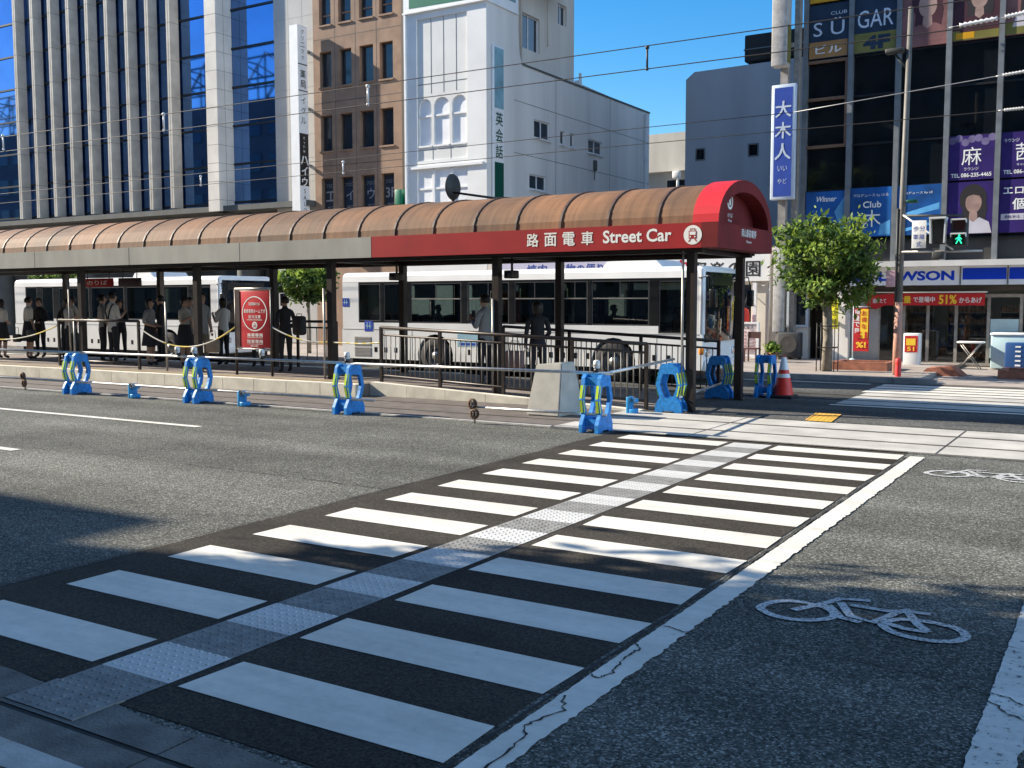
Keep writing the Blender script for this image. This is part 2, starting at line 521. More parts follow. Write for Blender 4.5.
        if len(me.vertices):
            xs = [v.co.x for v in me.vertices]; ys = [v.co.y for v in me.vertices]
            x0, x1, y0, y1 = min(xs), max(xs), min(ys), max(ys)
            ky = size / max(.55, y1 - y0); kx = ky if width is None else width / max(.05, x1 - x0)
            U = Vector(U); V = Vector(V); Nn = U.cross(V); c = Vector(c)
            shifts = [(0, 0)] if heavy or bold <= 0 else [(-bold, 0), (bold, 0), (0, bold * .6), (0, -bold * .6)]
            for q, (du, dv) in enumerate(shifts):
                i = len(s.v)
                for v in me.vertices:
                    s.v.append(tuple(c + U * ((v.co.x - (x0 + x1) / 2 + du) * kx) + V * ((v.co.y - (y0 + y1) / 2 + dv) * ky) + Nn * (thick + q * .0004)))
                for p in me.polygons:
                    s.f.append(tuple(i + k for k in p.vertices)); s.m.append(m); s.sm.append(False)
        bpy.data.meshes.remove(me)
        return s
    def build(s, name, mats, parent=None, origin=None):
        o0 = Vector(WORLD[parent.name]) if parent is not None else Vector(origin or (0, 0, 0))
        base = Vector(origin) if origin is not None else o0
        me = bpy.data.meshes.new(name)
        me.from_pydata([tuple(Vector(v) - base) for v in s.v], [], s.f)
        for mm in mats: me.materials.append(mm)
        me.polygons.foreach_set('material_index', s.m)
        me.polygons.foreach_set('use_smooth', s.sm)
        me.update()
        o = bpy.data.objects.new(name, me); COL.objects.link(o)
        if parent is not None:
            o.parent = parent; o.location = base - o0
        else:
            o.location = base
        WORLD[o.name] = tuple(base)
        return o

WORLD = {}
def tag(o, label=None, cat=None, group=None, kind=None):
    if label: o['label'] = label
    if cat: o['category'] = cat
    if group: o['group'] = group
    if kind: o['kind'] = kind
    return o
def thing(name, loc, label, cat, group=None):
    o = bpy.data.objects.new(name, None); COL.objects.link(o)
    o.location = loc; o.empty_display_size = .2
    WORLD[o.name] = tuple(loc)
    return tag(o, label, cat, group)
def copy_tree(o, parent=None):
    c = o.copy(); COL.objects.link(c)
    if parent is not None: c.parent = parent
    for ch in list(o.children): copy_tree(ch, c)
    return c
def structure(mb, name, mats):
    return tag(mb.build(name, mats), kind='structure')

def facade_y(mb, x0, x1, z0, z1, y, ops, depth=.12, m=0, mr=None):
    """wall facing -Y with real openings and reveals"""
    mr = m if mr is None else mr
    xs = sorted({x0, x1, *[v for o in ops for v in o[:2]]}); zs = sorted({z0, z1, *[v for o in ops for v in o[2:4]]})
    for a, b in zip(xs, xs[1:]):
        for c, d in zip(zs, zs[1:]):
            mx, mz = (a + b) / 2, (c + d) / 2
            if any(o[0] < mx < o[1] and o[2] < mz < o[3] for o in ops): continue
            mb.face([(a, y, c), (b, y, c), (b, y, d), (a, y, d)], m)
    for a, b, c, d in [o[:4] for o in ops]:
        y2 = y + depth
        mb.face([(a, y, c), (a, y2, c), (b, y2, c), (b, y, c)], mr); mb.face([(a, y, d), (b, y, d), (b, y2, d), (a, y2, d)], mr)
        mb.face([(a, y, c), (a, y, d), (a, y2, d), (a, y2, c)], mr); mb.face([(b, y, c), (b, y2, c), (b, y2, d), (b, y, d)], mr)
def facade_x(mb, y0, y1, z0, z1, x, ops, depth=.12, m=0):
    """wall facing +X with openings (y0,y1,z0,z1)"""
    ys = sorted({y0, y1, *[v for o in ops for v in o[:2]]}); zs = sorted({z0, z1, *[v for o in ops for v in o[2:4]]})
    for a, b in zip(ys, ys[1:]):
        for c, d in zip(zs, zs[1:]):
            my, mz = (a + b) / 2, (c + d) / 2
            if any(o[0] < my < o[1] and o[2] < mz < o[3] for o in ops): continue
            mb.face([(x, a, c), (x, b, c), (x, b, d), (x, a, d)], m)
    for a, b, c, d in [o[:4] for o in ops]:
        x2 = x - depth
        mb.face([(x, a, c), (x, b, c), (x2, b, c), (x2, a, c)], m); mb.face([(x, a, d), (x2, a, d), (x2, b, d), (x, b, d)], m)
        mb.face([(x, a, c), (x2, a, c), (x2, a, d), (x, a, d)], m); mb.face([(x, b, c), (x, b, d), (x2, b, d), (x2, b, c)], m)
def shell(mb, x0, x1, y0, y1, z0, z1, m=0, skip=''):
    """closed box without the faces named in skip (f front -Y, b back, l -X, r +X, t top)"""
    if 'f' not in skip: mb.face([(x0, y0, z0), (x1, y0, z0), (x1, y0, z1), (x0, y0, z1)], m)
    if 'b' not in skip: mb.face([(x0, y1, z0), (x0, y1, z1), (x1, y1, z1), (x1, y1, z0)], m)
    if 'l' not in skip: mb.face([(x0, y0, z0), (x0, y0, z1), (x0, y1, z1), (x0, y1, z0)], m)
    if 'r' not in skip: mb.face([(x1, y0, z0), (x1, y1, z0), (x1, y1, z1), (x1, y0, z1)], m)
    if 't' not in skip: mb.face([(x0, y0, z1), (x1, y0, z1), (x1, y1, z1), (x0, y1, z1)], m)

# ------------------------------------------------------------------ camera, sun, sky
EAST_FILL = 5.2
SUN_AZ, SUN_EL = rad(12), rad(29)
def setup_camera():
    yaw, pitch, roll = rad(-31.572), rad(4.648), rad(-0.079)
    fwd = Vector((math.sin(yaw) * math.cos(pitch), math.cos(yaw) * math.cos(pitch), -math.sin(pitch)))
    right = Vector((math.cos(yaw), -math.sin(yaw), 0)); up = right.cross(fwd)
    r2 = right * math.cos(roll) + up * math.sin(roll); u2 = up * math.cos(roll) - right * math.sin(roll)
    cd = bpy.data.cameras.new('camera'); cd.sensor_width = 36; cd.lens = 1016.07 / 1024 * 36
    cd.clip_start = .05; cd.clip_end = 3000
    co = bpy.data.objects.new('camera', cd); COL.objects.link(co)
    co.matrix_world = Matrix(((r2.x, u2.x, -fwd.x, 0), (r2.y, u2.y, -fwd.y, 0), (r2.z, u2.z, -fwd.z, 2.0), (0, 0, 0, 1)))
    SC.camera = co
setup_camera()
sd = bpy.data.lights.new('sun', 'SUN'); sd.energy = 5.0; sd.angle = rad(.4); sd.color = (1, .90, .75)
so = bpy.data.objects.new('sun', sd); COL.objects.link(so)
so.rotation_euler = Vector((math.cos(SUN_AZ) * math.cos(SUN_EL), math.sin(SUN_AZ) * math.cos(SUN_EL), -math.sin(SUN_EL))).to_track_quat('-Z', 'Y').to_euler()
wd = bpy.data.worlds.new('World'); SC.world = wd; wd.use_nodes = True
bg = wd.node_tree.nodes['Background']
sk = wd.node_tree.nodes.new('ShaderNodeTexSky'); sk.sky_type = 'NISHITA'; sk.sun_disc = False
sk.sun_elevation = SUN_EL; sk.sun_rotation = math.atan2(-math.cos(SUN_AZ), -math.sin(SUN_AZ)) % (2 * PI)
sk.air_density = 1.0; sk.dust_density = .25; sk.ozone_density = 3.0; sk.altitude = 0
hs = wd.node_tree.nodes.new('ShaderNodeHueSaturation'); hs.inputs['Saturation'].default_value = 1.42
wd.node_tree.links.new(sk.outputs['Color'], hs.inputs['Color']); # unseen eastern glow added to the sky to brighten shaded walls and ground
wn, wl = wd.node_tree.nodes, wd.node_tree.links
tc = wn.new('ShaderNodeTexCoord'); sx = wn.new('ShaderNodeSeparateXYZ'); wl.new(tc.outputs['Generated'], sx.inputs['Vector'])
ea = wn.new('ShaderNodeMapRange'); ea.interpolation_type = 'SMOOTHSTEP'
ea.inputs['From Min'].default_value = .12; ea.inputs['From Max'].default_value = .8; ea.inputs['To Max'].default_value = EAST_FILL
up_ = wn.new('ShaderNodeMapRange'); up_.inputs['From Min'].default_value = -.02; up_.inputs['From Max'].default_value = .03
wl.new(sx.outputs['X'], ea.inputs['Value']); wl.new(sx.outputs['Z'], up_.inputs['Value'])
ml = wn.new('ShaderNodeMath'); ml.operation = 'MULTIPLY'; wl.new(ea.outputs['Result'], ml.inputs[0]); wl.new(up_.outputs['Result'], ml.inputs[1])
hz = wn.new('ShaderNodeVectorMath'); hz.operation = 'SCALE'; hz.inputs[0].default_value = (.76, .95, 1.22); wl.new(ml.outputs['Value'], hz.inputs['Scale'])
sm = wn.new('ShaderNodeVectorMath'); sm.operation = 'ADD'; wl.new(hs.outputs['Color'], sm.inputs[0]); wl.new(hz.outputs['Vector'], sm.inputs[1])
wl.new(sm.outputs['Vector'], bg.inputs['Color'])
bg.inputs['Strength'].default_value = .088
vs = SC.view_settings; vs.view_transform = 'Standard'; vs.look = 'None'; vs.gamma = 1; vs.exposure = 1.2; vs.use_curve_mapping = False

# ------------------------------------------------------------------ ground, road, markings
g = MB(); g.sheet(-400, 300, -200, 500, 0); structure(g, 'road', M('asphalt'))
g = MB()
g.sheet(-6.75, -2.5, 3.16, 14.06, .004)
structure(g, 'crosswalk_surface', M('asphalt_smooth'))
g = MB(); g.sheet(-60, 40, 17.0, 25.8, .004); g.sheet(-7.9, 40, 13.98, 14.12, .004); structure(g, 'tram_road', M('asphalt_far'))

V0, PER, WID = 13.79, .8986, .438
g = MB()
random.seed(3)
for k in range(12):
    y1 = V0 - PER * k; y0 = y1 - WID
    j = lambda: random.uniform(-.012, .012)
    g.face([(-6.405 + j(), y0, .008), (-4.87 + j(), y0, .008), (-4.87 + j(), y1, .008), (-6.405 + j(), y1, .008)])
    g.face([(-4.163 + j(), y0, .008), (-2.492 + j(), y0, .008), (-2.492 + j(), y1, .008), (-4.163 + j(), y1, .008)])
structure(g, 'crosswalk_stripes', M('road_white'))
# raised tactile strip down the middle of the crosswalk, light and dark plates in turn
g = MB()
for k in range(12):
    y1 = V0 - PER * k; y0 = y1 - WID
    g.sheet(-4.79, -4.245, y0, y1, .008, 0)
    g.sheet(-4.79, -4.245, max(3.2, y0 - (PER - WID)), y0 - .003, .008, 1)
g.box(-4.79, -4.245, 2.90, 3.2, 0, .016, 1)
for i in range(8):
    x = -4.745 + i * .0655
    y = 13.75
    while y > 2.93:
        g.lathe([(.0135, .0), (.009, .005), (0.001, .0052)], (x, y, .008 if y > 3.2 else .016), n=6, m=0 if ((V0 - y) % PER) < WID and y > 3.4 else 1)
        y -= .064
structure(g, 'tactile_strip', M('tile_white', 'tile_grey'))
g = MB()
def jag(x0, x1, y0, y1, z, n, amp, m=0):
    ys = [y0 + (y1 - y0) * i / n for i in range(n + 1)]
    l = [x0 + random.uniform(-amp, amp) * .35 for _ in ys]; r = [x1 + random.uniform(-amp, amp) for _ in ys]
    for i in range(n):
        g.face([(l[i], ys[i], z), (r[i], ys[i], z), (r[i + 1], ys[i + 1], z), (l[i + 1], ys[i + 1], z)], m)
jag(-2.42, -2.235, 3.15, 13.72, .008, 260, .012)
structure(g, 'white_line', M('road_white'))
g = MB(); jag(-.56, -.36, 3.0, 13.7, .008, 220, .014); structure(g, 'edge_line', M('road_white_worn'))
g = MB()
g.sheet(-23.5, -12.73, 11.07, 11.22, .008)
for k in range(4): g.sheet(-17.84 - 10 * k, -12.84 - 10 * k, 8.02, 8.17, .008)
structure(g, 'lane_line', M('road_white'))
# bicycle symbols
g = MB()
WL = [(-2.022, 6.389), (-1.986, 6.54), (-1.879, 6.631), (-1.741, 6.625), (-1.625, 6.571), (-1.561, 6.441), (-1.621, 6.321), (-1.742, 6.247), (-1.865, 6.248), (-1.962, 6.305)]
WR = [(-1.27, 6.440), (-1.227, 6.555), (-1.134, 6.618), (-0.995, 6.625), (-0.864, 6.582), (-0.795, 6.463), (-0.822, 6.341), (-0.92, 6.270), (-1.057, 6.26), (-1.190, 6.317)]
def smooth(P, closed):
    P = [Vector(p) for p in P]; n = len(P); out = []
    for i in range(n if closed else n - 1):
        a, b, c, d = (P[i - 1] if closed or i else P[i]), P[i], P[(i + 1) % n], (P[(i + 2) % n] if closed or i + 2 < n else P[-1])
        for q in range(4):
            u = q / 4; out.append(.5 * ((2 * b) + (c - a) * u + (2 * a - 5 * b + 4 * c - d) * u * u + (3 * b - a - 3 * c + d) * u ** 3))
    if not closed: out.append(P[-1])
    return out
for w in (WL, WR): g.strip(smooth(w, True), .06, .008, closed=True)
BF = [[(-1.822, 6.435), (-1.713, 6.628), (-1.621, 6.848), (-1.439, 6.905)], [(-1.657, 6.662), (-1.521, 6.435), (-1.39, 6.398)],
      [(-1.6, 6.761), (-1.473, 6.494), (-1.323, 6.438), (-1.232, 6.732), (-1.173, 6.829)], [(-1.53, 6.739), (-1.292, 6.726), (-1.209, 6.776), (-1.046, 6.796)],
      [(-1.177, 6.765), (-1.076, 6.532), (-0.998, 6.413)], [(-1.289, 6.488), (-1.141, 6.408), (-0.998, 6.413)]]
for i, p in enumerate(BF): g.strip(p, .058, .0083 + .0003 * i)
bike = structure(g, 'bicycle_symbol', M('bike_white'))
b2 = bike.copy(); COL.objects.link(b2); b2.location = (0.0, 6.1, 0)
# cracks and joints
g = MB()
def crack(pts, w, z=.012, sub=5, amp=.012):
    out = []
    for a, b in zip(pts, pts[1:]):
        for i in range(sub):
            t = i / sub
            out.append((a[0] + (b[0] - a[0]) * t + random.uniform(-amp, amp), a[1] + (b[1] - a[1]) * t + random.uniform(-amp, amp)))
    out.append(pts[-1])
    g.strip(out, [w * random.uniform(.2, .95) for _ in out], z)
crack([(-2.299, 3.5), (-2.299, 3.737), (-2.318, 3.877), (-2.379, 3.968), (-2.357, 4.082), (-2.31, 4.232), (-2.393, 4.403)], .018)
crack([(-2.421, 4.729), (-2.351, 4.708), (-2.326, 4.808), (-2.354, 4.99), (-2.369, 5.121), (-2.355, 5.226), (-2.425, 5.308)], .017)
crack([(-2.415, 5.689), (-2.349, 5.689), (-2.252, 5.65), (-2.107, 5.684), (-1.78, 5.778), (-1.471, 5.716), (-1.192, 5.698), (-0.928, 5.681), (-0.718, 5.601), (-.559, 5.559), (-0.488, 5.545), (-0.4, 5.46)], .016)
crack([(-0.545, 5.435), (-0.454, 5.312), (-0.363, 5.264)], .016)
crack([(-18, 8.25), (-14, 8.3), (-12.9, 8.33), (-11.59, 8.46), (-9.69, 8.48), (-8.44, 8.48), (-7.27, 8.44), (-6.75, 8.44)], .022, .006, 9, .015)
crack([(-6.76, 3.3), (-6.77, 6), (-6.75, 9), (-6.76, 12), (-6.75, 13.9)], .03, .009, 14, .012)
crack([(-6.7, 6.9), (-8.4, 6.0), (-9.6, 5.8), (-11, 5.6)], .016, .006, 9, .02)
crack([(-2.455, 3.2), (-2.455, 8), (-2.455, 13.6)], .035, .009, 40, .006)
structure(g, 'road_cracks', M('gap_dark'))
# near gutter, kerb and pavement
g = MB()
x = -60.0
while x < 30:
    x1 = x + 1.2
    pts = [(x, 2.87), (x1 - .008, 2.87)]
    top = [(x1 - .008 - i * .1192, 3.125 + .03 * math.sin((x1 - i * .12) * 2.3) + .02 * math.sin((x1 - i * .12) * 7.1 + 1)) for i in range(11)]
    g.face([(p[0], p[1], .010) for p in pts] + [(p[0], p[1], .010) for p in top])
    g.sheet(x, x1 - .008, 2.6, 2.83, .014)
    x = x1
structure(g, 'gutter', M('gutter'))
g = MB(); g.sheet(-60, 30, 2.56, 2.9, .005); structure(g, 'gutter_joint', M('gap_dark'))
g = MB()
x = -60.0
while x < 30:
    g.box(x, x + .588, 2.40, 2.57, -.1, .05); x += .6
structure(g, 'kerb_near', M('kerb_pale'))
g = MB(); g.box(-200, 60, -1.49, 2.39, -.1, .045); structure(g, 'pavement_near', M('sidewalk_near'))

# tram track: concrete panels over the crossing, open bed to the west
g = MB()
for y0, y1 in ((14.12, 14.86), (14.95, 15.92), (16.02, 16.82)):
    x = -9.05
    while x < 35:
        x1 = x + 3.45
        g.box(max(x, -7.9), x1 - .035, y0, y1, -.1, .012); x = x1
structure(g, 'track_slab', M('track_slab'))
g = MB(); g.sheet(-90, -7.9, 14.02, 16.9, .006); g.sheet(-7.9, 40, 14.12, 16.86, .005); structure(g, 'track_bed', M('track_bed'))
g = MB()
for y in (14.90, 15.97):
    g.box(-90, 40, y - .03, y - .005, -.1, .022); g.box(-90, 40, y + .02, y + .035, -.1, .018)
for y in (20.9, 21.97):
    g.box(-90, 40, y - .03, y - .005, -.1, .022); g.box(-90, 40, y + .02, y + .035, -.1, .018)
structure(g, 'rails', M('rail_steel'))
g = MB(); g.box(-90, -7.9, 14.02, 14.09, -.1, .02); structure(g, 'track_edge', M('kerb_pale'))
# far side of the crossing
g = MB()
for y0, y1 in ((20.12, 20.84), (20.95, 21.9), (22.02, 22.75)):
    x = -4.95
    while x < 35:
        g.box(x, x + 3.41, y0, y1, -.1, .012); x += 3.45
structure(g, 'track_slab_far', M('track_slab'))
g = MB()
g.sheet(-5.0, 20, 19.78, 19.95, .008)
for k in range(4):
    y = 22.95 + k * .64
    g.sheet(-5.1, -.9, y, y + .47, .008)
g.sheet(-.6, -.3, 22.9, 25.4, .008)
g.sheet(-9.6, -5.4, 25.15, 25.32, .008)
structure(g, 'crosswalk_far', M('road_white'))
g = MB(); g.face([(-4.62, 16.9, .017), (-4.22, 16.9, .017), (-4.36, 18.15, .017), (-4.76, 18.15, .017)])
for i in range(5):
    for k in range(14):
        g.lathe([(.022, 0), (.014, .006), (.001, .006)], (-4.65 + i * .085 - k * .0098, 16.97 + k * .085, .017), n=6)
structure(g, 'tactile_paving', M('tactile_yellow'))
g = MB()
g.box(-200, -4.45, 26.0, 60, -.1, .13); g.box(-4.44, 60, 25.75, 60, -.1, .03)
structure(g, 'pavement_far', M('pavement'))
g = MB()
x = -100.0
while x < -4.9:
    g.box(x, x + .99, 25.8, 25.99, -.1, .14, taper=(0, .015)); x += 1.0
g.box(-4.98, -4.42, 25.8, 25.99, -.1, .12); g.box(-4.6, -4.44, 26.0, 27.5, -.1, .135)
structure(g, 'kerb_far', M('pavement_kerb'))

# platform
PX = -13.9
g = MB()
x = PX
while x > -70:
    g.box(x - .985, x - .010, 16.36, 16.6, -.1, .27 + random.uniform(-.004, .004)); x -= .99
g.box(-70, PX - .002, 20.15, 20.4, -.1, .27)
# sloping edge stones beside the ramp
x = PX
while x < -8.0:
    x1 = min(x + .98, -7.62)
    za = .26 * (-7.6 - x) / 6.3; zb = .26 * (-7.6 - x1) / 6.3
    i = len(g.v)
    g.v += [(x + .008, 16.82, -.1), (x1, 16.82, -.1), (x1, 17.02, -.1), (x + .008, 17.02, -.1), (x + .008, 16.82, za + .03), (x1, 16.82, zb + .03), (x1, 17.02, zb + .03), (x + .008, 17.02, za + .03)]
    for q in ((4, 5, 6, 7), (0, 1, 5, 4), (1, 2, 6, 5), (2, 3, 7, 6), (3, 0, 4, 7)):
        g.f.append(tuple(i + k for k in q)); g.m.append(0); g.sm.append(False)
    x = x1
structure(g, 'platform_kerb', M('platform_kerb'))
g = MB()
g.box(-70, PX - .004, 16.61, 20.14, -.1, .265)
i = len(g.v)
g.v += [(PX, 17.03, -.1), (-7.6, 17.03, -.1), (-7.6, 20.3, -.1), (PX, 20.3, -.1), (PX, 17.03, .262), (-7.6, 17.03, .01), (-7.6, 20.3, .01), (PX, 20.3, .262)]
for q in ((4, 5, 6, 7), (0, 1, 5, 4), (1, 2, 6, 5), (2, 3, 7, 6), (3, 0, 4, 7)):
    g.f.append(tuple(i + k for k in q)); g.m.append(0); g.sm.append(False)
structure(g, 'tram_platform', M('platform_top'))
g = MB(); g.sheet(-40, -14.0, 16.74, 17.02, .270); structure(g, 'platform_tactile_line', M('tactile_faded'))

# ------------------------------------------------------------------ streetcar shelter
SY, SA, SB, SZ = 18.6, 1.46, .80, 3.38
def arch(a, b, n=18, z0=SZ, cy=SY):
    return [(cy - a * math.cos(PI * i / n), z0 + b * math.sin(PI * i / n)) for i in range(n + 1)]
sh = thing('streetcar_shelter', (-6.8, 18.6, 0), 'long tram stop shelter with rusty barrel roof and red sign band', 'shelter')
XL, XR = -36.0, -6.28
g = MB()
o, i_ = arch(SA, SB), arch(SA - .03, SB - .03)
for xa, xb in ((XL, -6.76),):
    for k in range(18):
        g.face([(xa, *o[k]), (xb, *o[k]), (xb, *o[k + 1]), (xa, *o[k + 1])], 0, True)
        g.face([(xa, *i_[k]), (xa, *i_[k + 1]), (xb, *i_[k + 1]), (xb, *i_[k])], 0, True)
g.build('roof_panel', M('roof_brown'), sh)
g = MB(); x = -7.45
while x > XL:
    g.ring([*arch(SA + .022, SB + .022), (SY, 3.3)], [*arch(SA + .001, SB + .001), (SY, 3.31)], 'X', x - .022, x + .022); x -= 1.0
g.build('roof_seam', M('seam_brown'), sh)
g = MB()
out = arch(SA + .05, SB + .05); inn = arch(SA - .17, SB - .17)
for k in range(18):
    g.face([(-6.76, *out[k]), (XR, *out[k]), (XR, *out[k + 1]), (-6.76, *out[k + 1])], 0, True)
    g.face([(-6.76, *o[k]), (-6.76, *out[k]), (-6.76, *out[k + 1]), (-6.76, *o[k + 1])], 0)
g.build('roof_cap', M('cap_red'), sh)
g = MB()
for k in range(18):
    g.face([(XR, *out[k]), (XR, *inn[k]), (XR, *inn[k + 1]), (XR, *out[k + 1])], 0)
    g.face([(XR, *inn[k]), (XR - .3, *inn[k]), (XR - .3, *inn[k + 1]), (XR, *inn[k + 1])], 0)
g.face([(XR - .3, *p) for p in inn], 0)
g.box(XR - .3, XR, 17.06, 20.14, 2.94, 3.381)
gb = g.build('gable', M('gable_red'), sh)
g = MB()
def disc(mb, c, r, U, V, m, n=28, thick=.004):
    U = Vector(U); V = Vector(V); Nn = U.cross(V); c = Vector(c) + Nn * thick
    mb.face([c + U * r * math.cos(2 * PI * k / n) + V * r * math.sin(2 * PI * k / n) for k in range(n)], m)
def plate(mb, c, w, h, U, V, m, thick=.004):
    U = Vector(U); V = Vector(V); Nn = U.cross(V); c = Vector(c) + Nn * thick
    mb.face([c - U * w / 2 - V * h / 2, c + U * w / 2 - V * h / 2, c + U * w / 2 + V * h / 2, c - U * w / 2 + V * h / 2], m)
def hoop(mb, c, r0, r1, U, V, m, n=32, thick=.004):
    U = Vector(U); V = Vector(V); Nn = U.cross(V); c = Vector(c) + Nn * thick
    P = lambda r, k: c + U * r * math.cos(2 * PI * k / n) + V * r * math.sin(2 * PI * k / n)
    for k in range(n): mb.face([P(r0, k), P(r1, k), P(r1, k + 1), P(r0, k + 1)], m)
def tram_emblem(mb, c, r, U, V, mw, mr):
    c = Vector(c); U_, V_ = Vector(U), Vector(V)
    disc(mb, c, r, U, V, mw, thick=.004)
    q = lambda u, v: c + U_ * (u * r) + V_ * (v * r)
    plate(mb, q(0, .62), .6 * r, .07 * r, U, V, mr, .008)
    for s_ in (-1, 1): plate(mb, q(.25 * s_, .52), .07 * r, .2 * r, U, V, mr, .007)
    plate(mb, q(0, .02), .86 * r, .82 * r, U, V, mr, .007)
    plate(mb, q(0, .17), .66 * r, .34 * r, U, V, mw, .010)
    for s_ in (-1, 1):
        disc(mb, q(.25 * s_, -.2), .085 * r, U, V, mw, 12, .010)
        mb.face([q(.18 * s_, -.42) + U_.cross(V_) * .007, q(.3 * s_, -.42) + U_.cross(V_) * .007, q(.52 * s_, -.7) + U_.cross(V_) * .007, q(.38 * s_, -.7) + U_.cross(V_) * .007][::s_], mr)
GX = XR - .3
hoop(g, (GX, 18.5, 3.86), .105, .155, (0, 1, 0), (0, 0, 1), 0)
plate(g, (GX, 18.5, 3.86), .10, .15, (0, 1, 0), (0, 0, 1), 0)
g.text('のりば', (GX, 18.5, 3.60), .08, (0, 1, 0), (0, 0, 1), 0, .26, .01)
g.text('Stop', (GX, 18.5, 3.50), .06, (0, 1, 0), (0, 0, 1), 0, .2)
g.text('岡山駅前電停', (XR, 18.72, 3.26), .145, (0, 1, 0), (0, 0, 1), 0, .82, .012)
g.text('Okayama', (XR, 18.72, 3.10), .06, (0, 1, 0), (0, 0, 1), 0, .3)
g.build('lettering', M('white_letter'), gb)
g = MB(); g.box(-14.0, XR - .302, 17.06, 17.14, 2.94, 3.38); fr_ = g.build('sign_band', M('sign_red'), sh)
g = MB()
for n_, ch in enumerate('路面電車'): g.text(ch, (-10.01 + n_ * .395, 17.06, 3.175), .25, m=0, bold=.022)
g.text('Street Car', (-7.82, 17.06, 3.185), .235, m=0, width=1.36, bold=.022)
tram_emblem(g, (-6.74, 17.06, 3.165), .17, (1, 0, 0), (0, 0, 1), 0, 1)
g.build('lettering', M('white_letter', 'sign_red'), fr_)
g = MB(); x = -14.004
while x > XL:
    g.box(max(XL, x - 3.94), x - .012, 17.06, 17.13, 2.94, 3.375); x -= 3.95
g.box(XL, XR - .302, 20.07, 20.14, 2.94, 3.375)
g.build('gutter_band', M('fascia_grey'), sh)
g = MB()
PXS = [-6.84, -10.98, -15.36, -19.7, -24.2, -28.6, -33.0]
for y in (17.3, 19.9): g.box(XL, -6.62, y - .06, y + .06, 2.862, 2.935)
for x in PXS: g.box(x - .05, x + .05, 17.365, 19.835, 2.87, 2.93)
g.build('beam', M('bronze'), sh)
g = MB(); g.box(XL, -6.6, 17.141, 17.239, 2.90, 2.96); g.box(XL, -6.6, 19.961, 20.06, 2.90, 2.96); g.build('eave_trim', M('bronze'), sh)
for x in PXS:
    for y in (17.3, 19.9):
        zb = .26 if x < -13.9 else max(.0, .262 * (-7.6 - x) / 6.3)
        g = MB(); g.box(x - .075, x + .075, y - .075, y + .075, zb, 2.861); g.box(x - .12, x + .12, y - .12, y + .12, zb, zb + .02)
        g.build('post', M('bronze'), sh)
for x, y, zt in ((-24.43, 17.2, 1.55), (-6.98, 17.22, 2.9), (-11.02, 17.2, 2.05), (-20.75, 17.2, 2.0), (-15.5, 17.2, 2.3), (-24.9, 17.4, 2.6)):
    zb = .26 if x < -13.9 else max(.0, .262 * (-7.6 - x) / 6.3)
    g = MB(); g.tube((x, y, zb), (x, y, zt), .025, n=8); g.build('conduit', M('conduit'), sh)

# small fittings hung under the roof
def hung_sign(x0, x1, y, z0, z1, m, label, txt=None):
    t = thing('hanging_sign', ((x0 + x1) / 2, y, z0), label, 'sign', 'signs under the shelter roof')
    g = MB(); g.rbox(x0, x1, y - .04, y + .04, z0, z1, .01); b = g.build('panel', M(m), t)
    if txt:
        g = MB(); g.text(txt, ((x0 + x1) / 2, y - .04, (z0 + z1) / 2), (z1 - z0) * .5, width=(x1 - x0) * .7); g.build('lettering', M('white_letter'), b)
    g = MB()
    for x in (x0 + .15, x1 - .15): g.tube((x, y, z1), (x, y, 2.9), .012, n=6)
    g.build('bracket', M('bronze'), t)
hung_sign(-25.6, -24.35, 18.4, 2.42, 2.66, 'sign_red', 'red hanging sign under the shelter roof above the queue', 'のりば')
hung_sign(-24.2, -23.3, 18.5, 2.42, 2.66, 'board_dark', 'dark hanging sign beside the red one under the roof')
def camera_box(x, y, label):
    t = thing('security_camera', (x, y, 2.76), label, 'camera', 'cameras under the shelter roof')
    g = MB(); g.rbox(x - .1, x + .1, y - .16, y + .12, 2.46, 2.62, .02); g.build('housing', M('bronze'), t)
    g = MB(); g.tube((x, y, 2.62), (x, y, 2.9), .025, n=8); g.build('bracket', M('bronze'), t)
    g = MB(); g.lathe([(.05, 0), (.05, -.02), (.001, -.02)], (x, y - .16, 2.54), 'Y', 12); g.build('lens', M('dark_glass'), t)
camera_box(-13.75, 17.6, 'dark camera box under the roof near the grey and red band join')
camera_box(-10.75, 17.5, 'dark camera box under the roof below the white lettering')

# convex mirror on top of the barrel roof
t = thing('convex_mirror', (-12.75, 18.4, 4.17), 'round dark mirror on a slanting arm on top of the shelter roof', 'mirror')
g = MB(); g.lathe([(.001, -.06), (.18, -.05), (.26, -.015), (.285, 0), (.27, .03), (.001, .03)], (-12.75, 18.3, 4.47), 'X', 24); g.build('mirror_disc', M('signal_dark'), t)
g = MB(); g.tube((-12.72, 18.3, 4.35), (-11.7, 18.5, 4.18), .025); g.build('arm', M('signal_dark'), t)
g = MB(); g.tube((-12.75, 18.32, 4.16), (-12.75, 18.32, 4.3), .03); g.build('stand', M('signal_dark'), t)

